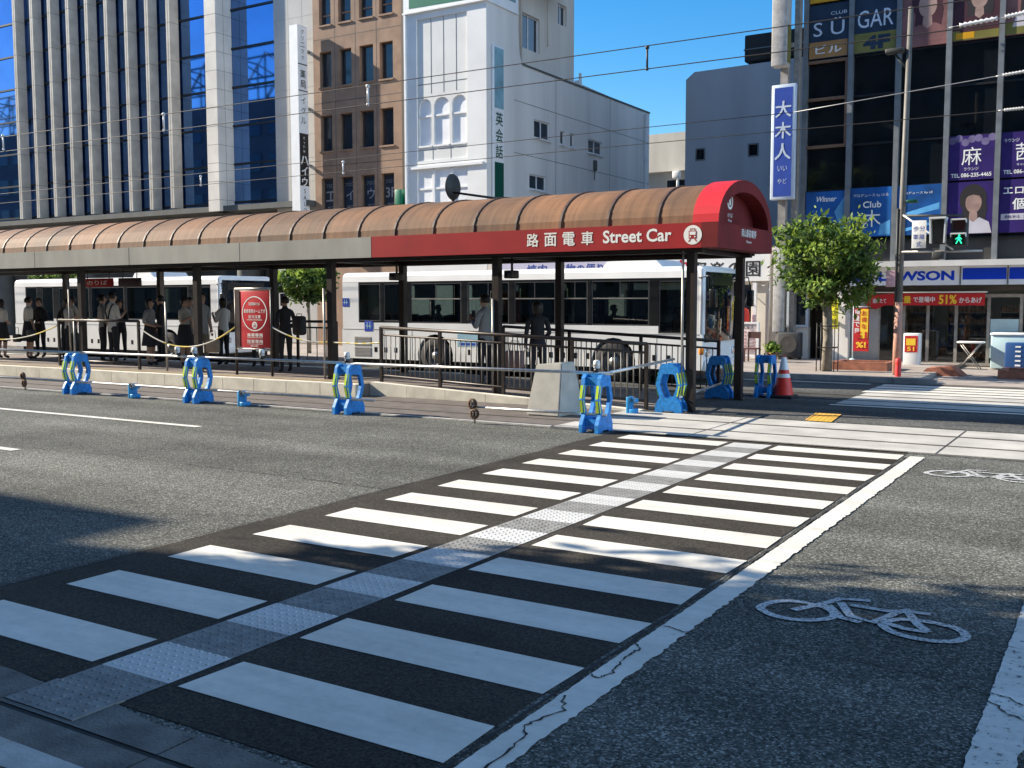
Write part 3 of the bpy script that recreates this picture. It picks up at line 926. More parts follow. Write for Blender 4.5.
# ------------------------------------------------------------------ blue barricades and scaffold pipes
def barricade_tree(m='barrier_blue'):
    t = thing('barricade', (0, 0, 0), 'x', 'barricade', 'blue hexagonal barricades round the platform')
    OUT = [(-.12, .88), (.12, .88), (.165, .83), (.20, .68), (.245, .5), (.20, .36), (.165, .27), (.21, .2), (.25, .12), (.255, 0), (.12, 0), (.10, .03), (-.10, .03), (-.12, 0), (-.255, 0), (-.25, .12), (-.21, .2), (-.165, .27), (-.20, .36), (-.245, .5), (-.20, .68), (-.165, .83)]
    INN = [(-.06, .70), (.06, .70), (.11, .69), (.135, .62), (.165, .5), (.135, .40), (.10, .31), (.09, .29), (.08, .28), (.07, .27), (.05, .27), (.03, .27), (-.03, .27), (-.05, .27), (-.07, .27), (-.08, .28), (-.09, .29), (-.10, .31), (-.135, .40), (-.165, .5), (-.135, .62), (-.11, .69)]
    for x in (-.135, .135):
        g = MB(); g.ring(OUT, INN, 'X', x - .03, x + .03)
        f = g.build('side_frame', M(m), t)
        for s_ in (-1, 1):
            g = MB()
            for a, b in (((s_ * .190, .72), (s_ * .228, .52)), ((s_ * .228, .49), (s_ * .19, .30))):
                # reflective tape on the narrow edge of the frame
                d = .012 * s_
                g.face([(x - .022, a[0] + d * 1.6, a[1]), (x + .022, a[0] + d * 1.6, a[1]), (x + .022, b[0] + d * 1.6, b[1]), (x - .022, b[0] + d * 1.6, b[1])][::-s_])
                # and on its flat sides
                for h in ((-.0315, .0315) if s_ < 0 else ()):
                    g.face([(x + h, a[0] - s_ * .005, a[1]), (x + h, b[0] - s_ * .005, b[1]), (x + h, b[0] - s_ * .032, b[1]), (x + h, a[0] - s_ * .032, a[1])])
            g.build('reflective_strip', M('barrier_yellow'), f)
    for z0, z1, y0, y1 in ((.72, .84, -.13, -.09), (.72, .84, .09, .13), (.10, .20, -.17, -.12), (.10, .20, .12, .17)):
        g = MB(); g.box(-.099, .099, y0, y1, z0, z1); g.build('cross_bar', M(m), t)
    g = MB()
    g.box(-.10, .10, -.05, .05, .84, .875)
    g.build('pipe_saddle', M(m), t)
    return t
proto = barricade_tree()
SPOT = [(-19.72, 13.9, 0, 'blue barricade at the far west end of the row beside the track'),
        (-15.88, 13.9, 0, 'blue barricade in the row below the red notice board'),
        (-11.98, 13.9, 0, 'blue barricade in the row where the platform ramp begins'),
        (-7.03, 13.9, 0, 'blue barricade with yellow strips at the row end beside the concrete block'),
        (-7.12, 17.1, 90, 'shaded blue barricade standing by the shelter post at the ramp foot'),
        (-7.3, 20.05, 90, 'shaded blue barricade under the roof at the far corner of the ramp'),
        (-6.55, 20.75, 0, 'sunlit pale blue barricade beside the traffic cone')]
for i, (x, y, rz, lab) in enumerate(SPOT):
    o_ = proto if i == 0 else copy_tree(proto)
    o_.location = (x, y, .0 if y > 16 else .006); o_.rotation_euler.z = rad(rz); o_['label'] = lab
def pipe(x0, x1, y, z0, z1, label, r=.0245, y1=None):
    g = MB(); g.tube((x0, y, z0), (x1, y if y1 is None else y1, z1), r, n=10)
    o_ = g.build('steel_pipe', M('steel_pipe'), origin=((x0 + x1) / 2, y, (z0 + z1) / 2))
    return tag(o_, label, 'pipe', 'steel pipes of the barricades')
pipe(-28.5, -19.4, 13.9, .90, .90, 'upper steel pipe running west from the westmost barricade')
pipe(-19.5, -12.1, 13.93, .905, .905, 'long upper steel pipe between the westmost barricade and the ramp')
pipe(-12.0, -6.75, 13.9, .90, .905, 'upper steel pipe passing in front of the ramp railing to the last barricade')
pipe(-28.5, -19.2, 13.8, .27, .27, 'low steel pipe running west from the westmost barricade')
pipe(-19.3, -11.3, 13.8, .275, .275, 'long low steel pipe crossing the second and third barricade')
pipe(-9.3, -6.8, 13.8, .27, .28, 'low steel pipe in front of the concrete block')
pipe(-6.85, -7.15, 13.95, .91, .95, 'upper steel pipe turning from the last barricade towards the shelter post', y1=17.25)
pipe(-6.95, -7.3, 17.0, .27, .3, 'low steel pipe between the two shaded barricades under the roof', y1=20.2)
def small_block(x, y, label):
    t = thing('pipe_support', (x, y, .006), label, 'pipe support', 'small blue pipe supports on the road edge')
    g = MB(); g.rbox(x - .08, x - .02, y - .1, y + .1, .006, .30, .012); g.rbox(x - .02, x + .08, y - .1, y + .1, .006, .09, .012); g.rbox(x - .02, x + .09, y - .08, y + .08, .2, .27, .012)
    g.build('block', M('barrier_blue_pale'), t)
    g = MB(); g.lathe([(.05, -.03), (.05, .03)], (x + .05, y - .1, .27), 'Y', 12); g.build('clamp', M('steel_pipe'), t)
small_block(-17.75, 13.85, 'small blue pipe support below the railing at the queue')
small_block(-14.55, 13.85, 'small blue pipe support beneath the red notice board')
small_block(-7.62, 16.5, 'small blue pipe support behind the last barricade near the ramp foot')
def wheel_clamp(x, y, label):
    t = thing('pipe_coupler', (x, y, .006), label, 'coupler', 'rusty couplers on the low pipe')
    for cx, cz in ((x - .02, .33), (x + .02, .17)):
        g = MB(); g.lathe([(.058, -.022), (.088, -.018), (.092, 0), (.088, .018), (.058, .022), (.052, 0), (.058, -.022)], (cx, y - .04, cz), 'Y', 20)
        for k in range(3): g.tube((cx - .055 * math.cos(k * 1.05), y - .04, cz - .055 * math.sin(k * 1.05)), (cx + .055 * math.cos(k * 1.05), y - .04, cz + .055 * math.sin(k * 1.05)), .008, n=6)
        g.build('ring', M('rust'), t)
    g = MB(); g.tube((x, y, .006), (x, y, .36), .02, n=8); g.build('stub_leg', M('steel_pipe'), t)
wheel_clamp(-21.45, 13.8, 'rusty coupler on the low pipe at the west end')
wheel_clamp(-9.2, 13.8, 'rusty coupler on the low pipe beside the concrete block')
def beacon(x, label, y=13.9):
    t = thing('warning_lamp', (x, y, .925), label, 'lamp', 'white warning lamps on the upper pipe')
    g = MB(); g.lathe([(.001, 0), (.045, 0), (.045, .03), (.03, .05)], (x, y, .925), n=12); g.build('lamp_base', M('bronze'), t)
    g = MB(); g.lathe([(.03, .05), (.05, .055), (.054, .11), (.05, .165), (.025, .18), (.001, .18)], (x, y, .925), n=14); g.build('lens', M('lamp_plastic'), t)
    g = MB(); g.lathe([(.055, .09), (.058, .095), (.055, .115)], (x, y, .925), n=14); g.build('lens_band', M('steel_pipe'), t)
for x, l in ((-16.45, 'white warning lamp just west of the second barricade'), (-15.95, 'white warning lamp on top of the second barricade'),
             (-14.1, 'white warning lamp on the pipe under the red notice board'), (-12.0, 'white warning lamp on the barricade at the ramp start'), (-7.02, 'white warning lamp on the barricade beside the concrete block')):
    beacon(x, l)
# concrete block
g = MB()
bm = bmesh.new()
for p in ((-9.09, 15.25, .01), (-8.43, 15.25, .01), (-8.43, 16.2, .01), (-9.05, 16.2, .01), (-8.95, 15.36, .90), (-8.43, 15.36, .955), (-8.41, 15.80, .945), (-8.90, 15.85, .90)): bm.verts.new(p)
bmesh.ops.convex_hull(bm, input=list(bm.verts)); bmesh.ops.dissolve_limit(bm, angle_limit=.12, verts=list(bm.verts), edges=list(bm.edges)); bmesh.ops.bevel(bm, geom=list(bm.edges), offset=.02, segments=2, affect='EDGES')
g.frombm(bm, 0, False)
tag(g.build('concrete_block', M('concrete'), origin=(-8.55, 15.5, 0.012)), 'tapered pale concrete block on the track behind the low pipe', 'block')

# ------------------------------------------------------------------ railings
def railing(x0, x1, y, zt0, zt1, zb0, zb1, label, sp=.128, post_every=1.55, double=True):
    t = thing('railing', ((x0 + x1) / 2, y, min(zb0, zb1)), label, 'railing', 'dark railings on the platform')
    Z = lambda x, a, b: a + (b - a) * (x - x0) / (x1 - x0)
    g = MB(); g.tube((x0, y, zt0), (x1, y, zt1), .035, n=10); g.build('top_rail', M('bronze'), t)
    d = .16 if double else 0
    if double:
        g = MB(); g.tube((x0, y, zt0 - d), (x1, y, zt1 - d), .022, n=8); g.build('rail', M('bronze'), t)
    g = MB(); g.tube((x0, y, zb0 + .16), (x1, y, zb1 + .16), .022, n=8); g.build('rail', M('bronze'), t)
    n = max(1, round((x1 - x0) / post_every))
    for i in range(n + 1):
        x = x0 + (x1 - x0) * i / n
        g = MB(); g.box(x - .03, x + .03, y - .03, y + .03, Z(x, zb0, zb1) - .01, Z(x, zt0, zt1) + .01); g.build('post', M('bronze'), t)
    if sp:
        k = int((x1 - x0) / sp)
        for i in range(1, k):
            x = x0 + (x1 - x0) * i / k
            g = MB(); g.tube((x, y, Z(x, zb0, zb1) + .16), (x, y, Z(x, zt0, zt1) - d), .0125, n=6); g.build('baluster', M('rail_grey'), t)
    return t
railing(-13.84, -7.64, 17.15, 1.45, 1.22, .26, .01, 'dark railing with thin balusters along the sloping ramp')
railing(-25.1, -21.8, 17.2, 1.51, 1.51, .265, .265, 'open dark handrail without balusters in front of the queue', sp=0, post_every=3.3, double=False)
railing(-12.6, -7.35, 20.12, 1.42, 1.18, .22, .01, 'dark railing on the bus side of the ramp')
railing(-20.4, -17.7, 20.1, 1.48, 1.48, .27, .27, 'dark railing on the bus side behind the red notice board', sp=.3)

# red notice board
t = thing('notice_board', (-17.7, 17.2, .265), 'red notice board with a white ring on a dark stand', 'notice board')
g = MB(); g.rbox(-18.12, -17.16, 17.18, 17.23, .92, 2.26, .008); pn = g.build('panel', M('notice_red'), t)
g = MB(); g.box(-18.25, -18.12, 17.17, 17.235, .92, 2.26); g.build('side_panel', M('board_dark'), t)
g = MB()
for x in (-18.28, -17.12):
    g = MB(); g.tube((x, 17.2, .265), (x, 17.2, 2.30), .03, n=8); g.build('leg', M('bronze'), t)
g = MB(); g.tube((-18.28, 17.2, 2.30), (-17.12, 17.2, 2.30), .035, n=8); g.build('top_bar', M('conduit'), t)
g = MB(); g.tube((-18.28, 17.2, .89), (-17.12, 17.2, .89), .02, n=8); g.build('bottom_bar', M('conduit'), t)
g = MB(); U, V = (1, 0, 0), (0, 0, 1)
hoop(g, (-17.64, 17.18, 1.72), .385, .41, U, V, 0, 48)
g.text('路面電車のりば', (-17.64, 17.18, 1.95), .075, m=0, width=.36, bold=.015)
g.text('乗車専用ホームです', (-17.64, 17.18, 1.78), .095, m=0, width=.70, bold=.015)
g.text('足元注意', (-17.64, 17.18, 1.65), .08, m=0, width=.40, bold=.015)
plate(g, (-17.64, 17.18, 1.575), .5, .012, U, V, 0)
tram_emblem(g, (-17.64, 17.18, 1.45), .085, U, V, 0, 1)
for z, s_ in ((1.22, '乗車専用'), (1.07, '降車専用')):
    g.text(s_, (-17.64, 17.18, z), .085, m=0, width=.50, bold=.015)
    plate(g, (-17.64, 17.18, z - .062), .5, .008, U, V, 0)
g.text('岡山駅', (-17.66, 17.18, .965), .045, m=0, width=.24)
g.build('lettering', M('white_letter', 'notice_red'), pn)

# rope spans
def rope(p0, p1, sag, label, n=26):
    p0, p1 = Vector(p0), Vector(p1)
    pts = []
    for i in range(n + 1):
        u = i / n; p = p0.lerp(p1, u); p.z -= sag * 4 * u * (1 - u); pts.append(p)
    g = MB(); g.path(pts, .017, 7, ms=[(i // 2) % 2 if label.startswith('yellow') else 1 - (i // 7) % 2 for i in range(n)])
    tag(g.build('barrier_rope', M('rope_yellow', 'rope_white'), origin=tuple(p0)), label, 'rope', 'ropes along the platform edge')
rope((-30.5, 17.2, 1.32), (-25.1, 17.2, 1.38), .42, 'pale rope hanging west of the queue handrail')
rope((-21.8, 17.2, 1.36), (-18.28, 17.2, 1.42), .50, 'pale rope sagging between the queue handrail and the notice board')
rope((-17.12, 17.2, 1.42), (-15.36, 17.25, 1.10), .12, 'white rope from the notice board to the next shelter post')
rope((-15.36, 17.25, 1.10), (-13.84, 17.2, 1.12), .03, 'yellow and white rope between the shelter post and the ramp railing')

# traffic cone
t = thing('traffic_cone', (-6.18, 20.78, .008), 'red and white traffic cone on a black base beside the crossing', 'cone')
g = MB(); g.rbox(-6.42, -5.94, 20.54, 21.02, .008, .07, .02); g.build('base', M('rubber'), t)
g = MB()
g.lathe([(.20, .065), (.165, .27), (.135, .42), (.118, .50), (.098, .58), (.07, .72), (.045, .84), (.03, .86), (.001, .86)], (-6.18, 20.78, .008), n=20, ms=[0, 0, 1, 0, 1, 1, 0, 0])
g.build('cone_body', M('cone_red', 'cone_white'), t)

# ------------------------------------------------------------------ buses
def bus(x0, x1, y0, label, plan):
    """x0 rear, x1 front; the flank seen is y0"""
    y1 = y0 + 2.45; zb, zt = .36, 2.84
    t = thing('city_bus', ((x0 + x1) / 2, (y0 + y1) / 2, 0), label, 'bus', 'white city buses at the stop')
    wr = plan['wheels']
    # lower body with wheel arches
    R_ = .60; zc = .50
    def arch_prof(xa, xb):
        p = [(xa, zb)]
        for w in wr:
            if not xa < w < xb: continue
            a0 = math.asin((zb - zc) / R_)
            for k in range(13):
                a = PI - a0 - (PI - 2 * a0) * k / 12
                p.append((w + R_ * math.cos(a), zc + R_ * math.sin(a)))
        p.append((xb, zb)); return p
    low = arch_prof(x0 + .06, x1 - .03) + [(x1, .55), (x1 - .02, 1.20), (x0, 1.20), (x0, .62)]
    g = MB(); g.prism(low, 'Y', y0, y1); body = g.build('body', M('bus_white'), t)
    # roof with rounded shoulders
    zr = plan.get('roof0', 2.56)
    prof = [(y0, zr), (y0 + .02, zt - .12), (y0 + .10, zt - .03), (y0 + .25, zt), (y1 - .25, zt), (y1 - .10, zt - .03), (y1 - .02, zt - .12), (y1, zr)]
    g = MB(); g.prism(prof, 'X', x0 + .03, x1 - .12); g.build('roof', M('bus_white'), t)
    # pillars, waist and headers: the flank between waist and roof
    zs = 1.36
    ops = plan['windows']
    g = MB()
    def flank(y, flip):
        xs = sorted({x0 + .04, x1 - .05, *[v for o in ops for v in o[:2]]}); zz = sorted({1.20, zr, *[v for o in ops for v in o[2:4]]})
        for a, b in zip(xs, xs[1:]):
            for c, d in zip(zz, zz[1:]):
                mx, mz = (a + b) / 2, (c + d) / 2
                if any(o[0] < mx < o[1] and o[2] < mz < o[3] for o in ops): continue
                black = plan['black'][0] < mx < plan['black'][1] and mz > zs
                f = [(a, y, c), (b, y, c), (b, y, d), (a, y, d)]
                g.face(f[::-1] if flip else f, 1 if black else 0)
    flank(y0 + .003, False); flank(y1 - .003, True)
    # rear wall
    g.box(x0 + .02, x0 + .08, y0 + .01, y1 - .01, 1.2, zr)
    g.build('side_wall', M('bus_white', 'bus_black'), t)
    # windows
    for o in ops:
        xa, xb, za, zc2 = o[:4]
        for y, f in ((y0 + .02, 1), (y1 - .02, -1)):
            w = MB()
            w.ring([(xa, za), (xb, za), (xb, zc2), (xa, zc2)], [(xa + .035, za + .035), (xb - .035, za + .035), (xb - .035, zc2 - .035), (xa + .035, zc2 - .035)], 'Y', y - .012, y + .012)
            if o[4]:
                zm = za + (zc2 - za) * .60
                w.box(xa + .035, xb - .035, y - .010, y + .010, zm - .014, zm + .014, 1)
                xm = (xa + xb) / 2
                w.box(xm - .012, xm + .012, y - .010, y + .010, zm + .014, zc2 - .035, 0)
            fr = w.build('window', M('bus_trim', 'conduit'), t)
            w = MB(); w.face([(xa + .03, y, za + .03), (xb - .03, y, za + .03), (xb - .03, y, zc2 - .03), (xa + .03, y, zc2 - .03)])
            w.build('pane', M('bus_glass'), fr)
            if o[4] and f == 1:
                w = MB(); w.box(xa + .1, xm - .02 if o[5:] else xb - .08, y + .05, y + .06, zm + .03, zc2 - .05)
                w.build('curtain', M('curtain'), fr)
    # floor, ceiling, seats
    g = MB(); g.box(x0 + .1, x1 - .15, y0 + .04, y1 - .04, .62, .70); g.box(x0 + .1, x1 - .15, y0 + .04, y1 - .04, zr - .03, zr - .01); g.build('floor', M('bus_floor'), t)
    g = MB(); x = x0 + 1.0
    while x < x1 - 2.4:
        for yy in (y0 + .12, y1 - .95):
            g.rbox(x, x + .45, yy, yy + .83, .95, 1.10, .03); g.rbox(x - .02, x + .08, yy, yy + .83, 1.05, 1.62, .03)
        x += .85
    g.build('seat', M('seat_fabric'), t)
    # wheels
    for w in wr:
        for y, s_ in ((y0 + .10, -1), (y1 - .10, 1)):
            g = MB(); g.lathe([(.30, .13), (.46, .13), (.495, .09), (.495, -.09), (.46, -.13), (.30, -.13)], (w, y, .497), 'Y', 28); ty = g.build('wheel', M('tyre'), t)
            g = MB(); g.lathe([(.30, -.05 * -s_), (.30, .10 * s_), (.27, .12 * s_), (.20, .03 * s_), (.14, .03 * s_), (.11, .10 * s_), (.001, .11 * s_)], (w, y, .497), 'Y', 28); g.build('rim', M('rim'), ty)
        g = MB(); g.box(w - .58, w + .58, y0 + .30, y1 - .30, .4, 1.12); g.build('wheel_well', M('bus_black'), t)
    # front: dark bezel, windscreen, lamps, bumper
    g = MB()
    g.rbox(x1 - .14, x1 + .0, y0 + .0, y1, 1.18, 2.80, .05, 0)
    g.build('front_bezel', M('bus_white'), t)
    g = MB(); g.rbox(x1 - .05, x1 + .012, y0 + .12, y1 - .12, 1.02, 2.70, .02); g.build('windscreen', M('dark_glass'), t)
    g = MB(); g.box(x1 + .012, x1 + .02, y0 + .35, y1 - .5, 2.38, 2.62); g.build('destination_sign', M('bus_black'), t)
    g = MB(); g.rbox(x1 - .05, x1 + .06, y0 + .05, y1 - .05, .34, .60, .03); g.build('bumper', M('bus_white'), t)
    for yy in (y0 + .30, y1 - .30):
        g = MB(); g.rbox(x1 - .02, x1 + .025, yy - .16, yy + .16, .68, .86, .02); g.build('headlight', M('headlight'), t)
    for yy, s_ in ((y0, -1), (y1, 1)):
        g = MB(); g.rbox(x1 - .10, x1 + .02, yy - .01 if s_ < 0 else yy - .04, yy + .04 if s_ < 0 else yy + .01, .74, .88, .012); g.build('indicator', M('amber'), t)
        g = MB(); g.path([(x1 - .1, yy, 2.55), (x1 + .22, yy + .10 * s_, 2.60), (x1 + .28, yy + .12 * s_, 2.3)], .018, 7); g.rbox(x1 + .2, x1 + .36, yy + .02 * s_ - .07 + .08 * s_, yy + .07 + .10 * s_, 1.86, 2.28, .02); g.build('mirror', M('bus_black'), t)
    # roof unit
    a, b = plan['ac']
    g = MB(); g.prism([(a, zt - .01), (a + .12, zt + .15), (a + .4, zt + .19), (b - .2, zt + .19), (b, zt - .01)], 'Y', y0 + .45, y1 - .45); g.build('roof_unit', M('bus_white'), t)
    for xg, zg in plan.get('grilles', []):
        g = MB()
        for k in range(2):
            z0_ = zg + k * .30
            g.box(xg, xg + .62, y0 - .006, y0 + .01, z0_, z0_ + .27)
            for q in range(6): g.box(xg + .02, xg + .60, y0 - .012, y0 - .006, z0_ + .03 + q * .04, z0_ + .05 + q * .04)
        g.build('grille', M('bus_grey'), t)
    for xl, zl, s_ in plan.get('logos', []):
        g = MB(); g.box(xl - s_, xl + s_, y0 - .006, y0 + .004, zl - s_, zl + s_)
        for u in (-.33, .33):
            g.box(xl + u * s_ - .10 * s_, xl + u * s_ + .10 * s_, y0 - .010, y0 - .006, zl - .5 * s_, zl + .75 * s_, 1)
        g.box(xl - .7 * s_, xl + .7 * s_, y0 - .0105, y0 - .006, zl - .1 * s_, zl + .08 * s_, 1)
        g.build('operator_mark', M('logo_blue', 'panel_blue'), t)
    for xa, xb, za, zc2 in plan.get('adverts', []):
        g = MB(); g.box(xa, xb, y0 - .005, y0 + .004, za, zc2); ad = g.build('advert', M('panel_blue'), t)
        g = MB(); g.box(xa + .06, xb - .3, y0 - .009, y0 - .0055, za + .04, za + .10); g.build('advert_stripe', M('logo_blue'), ad)
    # lower skirt slots and trim line
    g = MB(); x = x0 + 1.2
    while x < x1 - .6:
        if all(abs(x - w) > .75 for w in wr): g.box(x, x + .10, y0 - .005, y0 + .01, .56, .70)
        x += .36
    g.build('skirt_vent', M('bus_black'), t)
    g = MB(); g.box(x0 + .05, x1 - .1, y0 - .005, y0 + .004, 1.195, 1.215)
    for w in plan.get('seams', []): g.box(w - .006, w + .006, y0 - .004, y0 + .004, .38, 1.19)
    g.build('body_seam', M('bus_grey'), t)
    g = MB(); g.box(x0 + .3, x1 - .3, y0 + .1, y1 - .1, .18, .36); g.build('underbody', M('bus_black'), t)
    return t
BX0 = -19.85
bus(BX0, -8.72, 22.8, 'white city bus with blue square marks beside the ramp railing',
    dict(wheels=[-16.5, -11.06], black=(-19.3, -9.3), ac=(-11.6, -9.95),
         windows=[(-19.22, -18.42, 1.44, 2.52, 0), (-18.30, -17.55, 1.44, 2.52, 0), (-17.35, -15.62, 1.40, 2.52, 1, 1), (-15.42, -14.10, 1.40, 2.52, 1), (-13.95, -12.70, 1.40, 2.52, 1), (-12.52, -11.78, 1.40, 2.52, 1), (-11.68, -10.10, 1.40, 2.52, 1, 1), (-9.86, -8.98, 1.22, 2.50, 0)],
         grilles=[(-19.38, .42)], logos=[(-18.85, 1.30, .15), (-19.70, 1.98, .12)], seams=[-18.3, -17.3, -14.2, -12.6, -9.9], adverts=[(-15.75, -14.6, .78, 1.12)]))
bus(-35.9, -24.95, 22.8, 'white city bus with dark windows behind the queue',
    dict(wheels=[-32.6, -27.4], black=(-35.4, -25.2), ac=(-29.7, -28.6),
         windows=[(-35.2, -34.5, 1.50, 2.55, 0), (-34.2, -33.55, 1.30, 2.55, 0), (-33.2, -31.5, 1.40, 2.52, 0), (-31.4, -29.6, 1.40, 2.52, 0), (-29.5, -27.9, 1.40, 2.52, 0), (-27.8, -26.4, 1.40, 2.52, 0), (-26.2, -25.35, 1.30, 2.50, 0)],
         logos=[], seams=[-33.3, -30, -28.5, -26.3]))

# ------------------------------------------------------------------ glass office building with stone fins
BY = 33.0
t = thing('office_building', (-45, 36, .13), 'tall glass office building with pale stone fins', 'building')
HT = 32.0
g = MB(); shell(g, -62, -30.4, BY + .62, 50, 6.3, HT); g.build('wall', M('base_dark'), t)
g = MB(); g.box(-62, -30.41, BY - .15, 49, 6.1, 6.34); g.build('soffit', M('soffit'), t)
g = MB(); g.box(-61, -31, BY + 2.2, 48, .13, 6.1)
g.build('base_wall', M('base_dark'), t)
for x in (-55, -47.5, -40.5, -35.5):
    g = MB(); g.lathe([(.55, 0), (.55, 5.97)], (x, BY + 1.3, .13), n=20); g.build('column', M('soffit'), t)
g = MB()
for x in (-58, -52, -44, -38): g.box(x, x + 2.6, BY + 2.15, BY + 2.2, .3, 3.6)
g.build('entrance_glass', M('window_glass'), t)
FX = [-51.14 + 1.489 * k for k in range(9)]
FXS = [-57.2] + FX
edges = sorted([-62] + FXS + [-36.27, -33.2])
for a, b in zip(edges, edges[1:] + [-30.42]):
    z = 6.6
    g = MB(); g.face([(a, BY + .60, 6.36), (b, BY + .60, 6.36), (b, BY + .60, HT), (a, BY + .60, HT)])
    w = g.build('window', M('mirror_glass'), t)
g = MB()
for z in [6.5 + 1.72 * k for k in range(15)]: g.box(-62, -30.43, BY + .54, BY + .597, z, z + .09)
g.build('mullion', M('mullion_dark'), t)
for x in FXS:
    g = MB(); g.box(x, x + .11, BY, BY + .52, 6.42, HT); g.box(x + .114, x + .136, BY + .03, BY + .52, 6.42, HT); g.box(x + .14, x + .25, BY, BY + .52, 6.42, HT)
    fn = g.build('fin', M('fin_stone'), t)
    g = MB()
    for z in [8.1 + 1.72 * k for k in range(13)]: g.box(x - .003, x + .253, BY - .003, BY + .52, z, z + .015)
    g.build('fin_joint', M('soffit'), fn)
g = MB(); g.box(-36.27, -35.56, BY - .35, BY + .59, 6.1, HT); pr = g.build('pier', M('pier_stone'), t)
g = MB()
for z in [6.6 + .82 * k for k in range(30)]: g.box(-36.273, -35.557, BY - .353, BY + .58, z, z + .014)
g.box(-35.5595, -35.556, BY + .1, BY + .115, 6.1, HT)
g.build('pier_joint', M('soffit'), pr)
g = MB(); g.box(-32.75, -30.40, BY + .40, BY + .59, .2, HT); pr = g.build('end_pier', M('end_pier_stone'), t)
g = MB()
for z in [6.2 + 1.0 * k for k in range(26)]: g.box(-32.753, -30.39, BY + .397, BY + .58, z, z + .012)
for x in (-31.9, -31.1): g.box(x, x + .01, BY + .3975, BY + .41, 6.2, HT)
g.build('pier_joint', M('fin_side'), pr)

# vertical projecting sign between the two buildings
t = thing('vertical_sign', (-30.7, 32.7, 5.8), 'tall narrow white sign column with a black section on the brown building edge', 'sign')
g = MB(); g.box(-30.98, -30.52, BY - .50, BY + .08, 5.2, 13.6); bx = g.build('sign_box', M('trim_white'), t)
g = MB(); g.box(-30.519, -30.512, BY - .47, BY + .05, 6.95, 9.1); bk = g.build('black_panel', M('letter_black'), bx)
g = MB()
for z in (12.0, 10.9, 9.1, 6.95): g.box(-30.5195, -30.511, BY - .49, BY + .07, z - .02, z + .02)
g.build('divider', M('mullion_dark'), bx)
g = MB(); U = (0, 1, 0)
for i, ch in enumerate('クリニック'): g.text(ch, (-30.516, BY - .21, 13.35 - i * .27), .19, U, m=0)
for i, ch in enumerate('薬局'): g.text(ch, (-30.516, BY - .21, 11.6 - i * .42), .32, U, m=0, bold=.01)
for i, ch in enumerate('イグル'): g.text(ch, (-30.516, BY - .21, 10.5 - i * .42), .28, U, m=0)
for i, ch in enumerate('ハイウ'): g.text(ch, (-30.510, BY - .21, 8.0 - i * .45), .36, U, m=1, bold=.03)
g.text('オフィス', (-30.510, BY - .21, 8.65), .13, (0, 0, 1), (0, -1, 0), 1, .7)
for i, ch in enumerate('SALON'): g.text(ch, (-30.516, BY - .21, 6.7 - i * .27), .18, U, m=0)
g.build('lettering', M('letter_black', 'white_letter'), bx)
g = MB()
for z in (12.6, 10.2, 7.8): g.box(-30.80, -30.66, BY + .08, BY + .395, z, z + .1)
g.build('bracket', M('rb_frame'), t)

# brown tiled building
BRY = BY + .3
t = thing('office_building', (-27.9, 38, .13), 'narrow brown tiled building with rows of four dark windows', 'building')
WX = [(-30.02, -29.38), (-28.96, -28.28), (-27.84, -27.12), (-26.78, -26.10)]
rows = [(5.72, 7.25), (8.38, 9.88), (11.04, 12.52), (13.62, 15.15), (16.2, 17.7)]
ops = [(a, b, c, d) for c, d in rows for a, b in WX]
g = MB(); facade_y(g, -30.38, -25.42, 4.2, 19.5, BRY, ops, .28); shell(g, -30.38, -25.42, BRY, 40, .13, 19.5, skip='f'); g.box(-30.38, -25.42, BRY - .01, BRY + .2, .13, 4.2); g.build('wall', M('brown_tile'), t)
g = MB()
for x in (-29.17, -28.06, -26.95): g.box(x - .008, x + .008, BRY - .004, BRY + .01, 4.2, 19.5)
for z in (7.75, 10.4, 13.05, 15.7): g.box(-30.38, -25.42, BRY - .0045, BRY + .01, z, z + .02)
g.box(-25.62, -25.5, BRY - .06, BRY - .001, 4.2, 19.5)
g.build('tile_joint', M('brown_frame'), t)
lets = ['エ', 'イ', 'ウ', '3F']
for r, (c, d) in enumerate(rows):
    for k, (a, b) in enumerate(WX):
        g = MB(); y = BRY + .22
        g.ring([(a, c), (b, c), (b, d), (a, d)], [(a + .05, c + .05), (b - .05, c + .05), (b - .05, d - .05), (a + .05, d - .05)], 'Y', y - .04, y + .04)
        if r >= 3: g.box(a + .05, b - .05, y - .035, y + .035, c + .40, c + .46, 1)
        g.box(a - .04, b + .04, BRY - .05, BRY + .0, c - .07, c, 1)
        w = g.build('window', M('brown_frame', 'brown_tile'), t)
        g = MB(); g.face([(a + .04, y, c + .04), (b - .04, y, c + .04), (b - .04, y, d - .04), (a + .04, y, d - .04)]); g.build('pane', M('window_glass'), w)
        if r == 2 and k in (1, 2) or r == 1 and k == 0:
            g = MB(); g.box(a + .06, a + .36, y + .01, y + .02, c + .5, d - .06); g.build('blind', M('curtain'), w)
        if r == 0:
            g = MB(); g.box(a + .05, b - .05, y - .01, y - .002, c + .05, d - .05, 1)
            g.text(lets[k], ((a + b) / 2, y - .01, c + .78), .42, m=0, bold=.01); g.text('サロン'[:2], ((a + b) / 2, y - .01, c + .28), .16, m=0); g.text('フロア', ((a + b) / 2, y - .01, c + 1.22), .14, m=0)
            g.build('lettering', M('wire_pale', 'ad_dark'), w)
# small green lamp sign at the party wall
t = thing('wall_sign', (-25.55, 33.2, 5.6), 'small green sign box on the corner between brown and white buildings', 'sign')
g = MB(); g.rbox(-25.76, -25.42, BRY - .42, BRY - .08, 5.4, 6.5, .03); b = g.build('sign_box', M('green_sign'), t)
g = MB(); g.box(-25.62, -25.56, BRY - .08, BRY + .0, 5.9, 6.0); g.build('bracket', M('mullion_dark'), t)

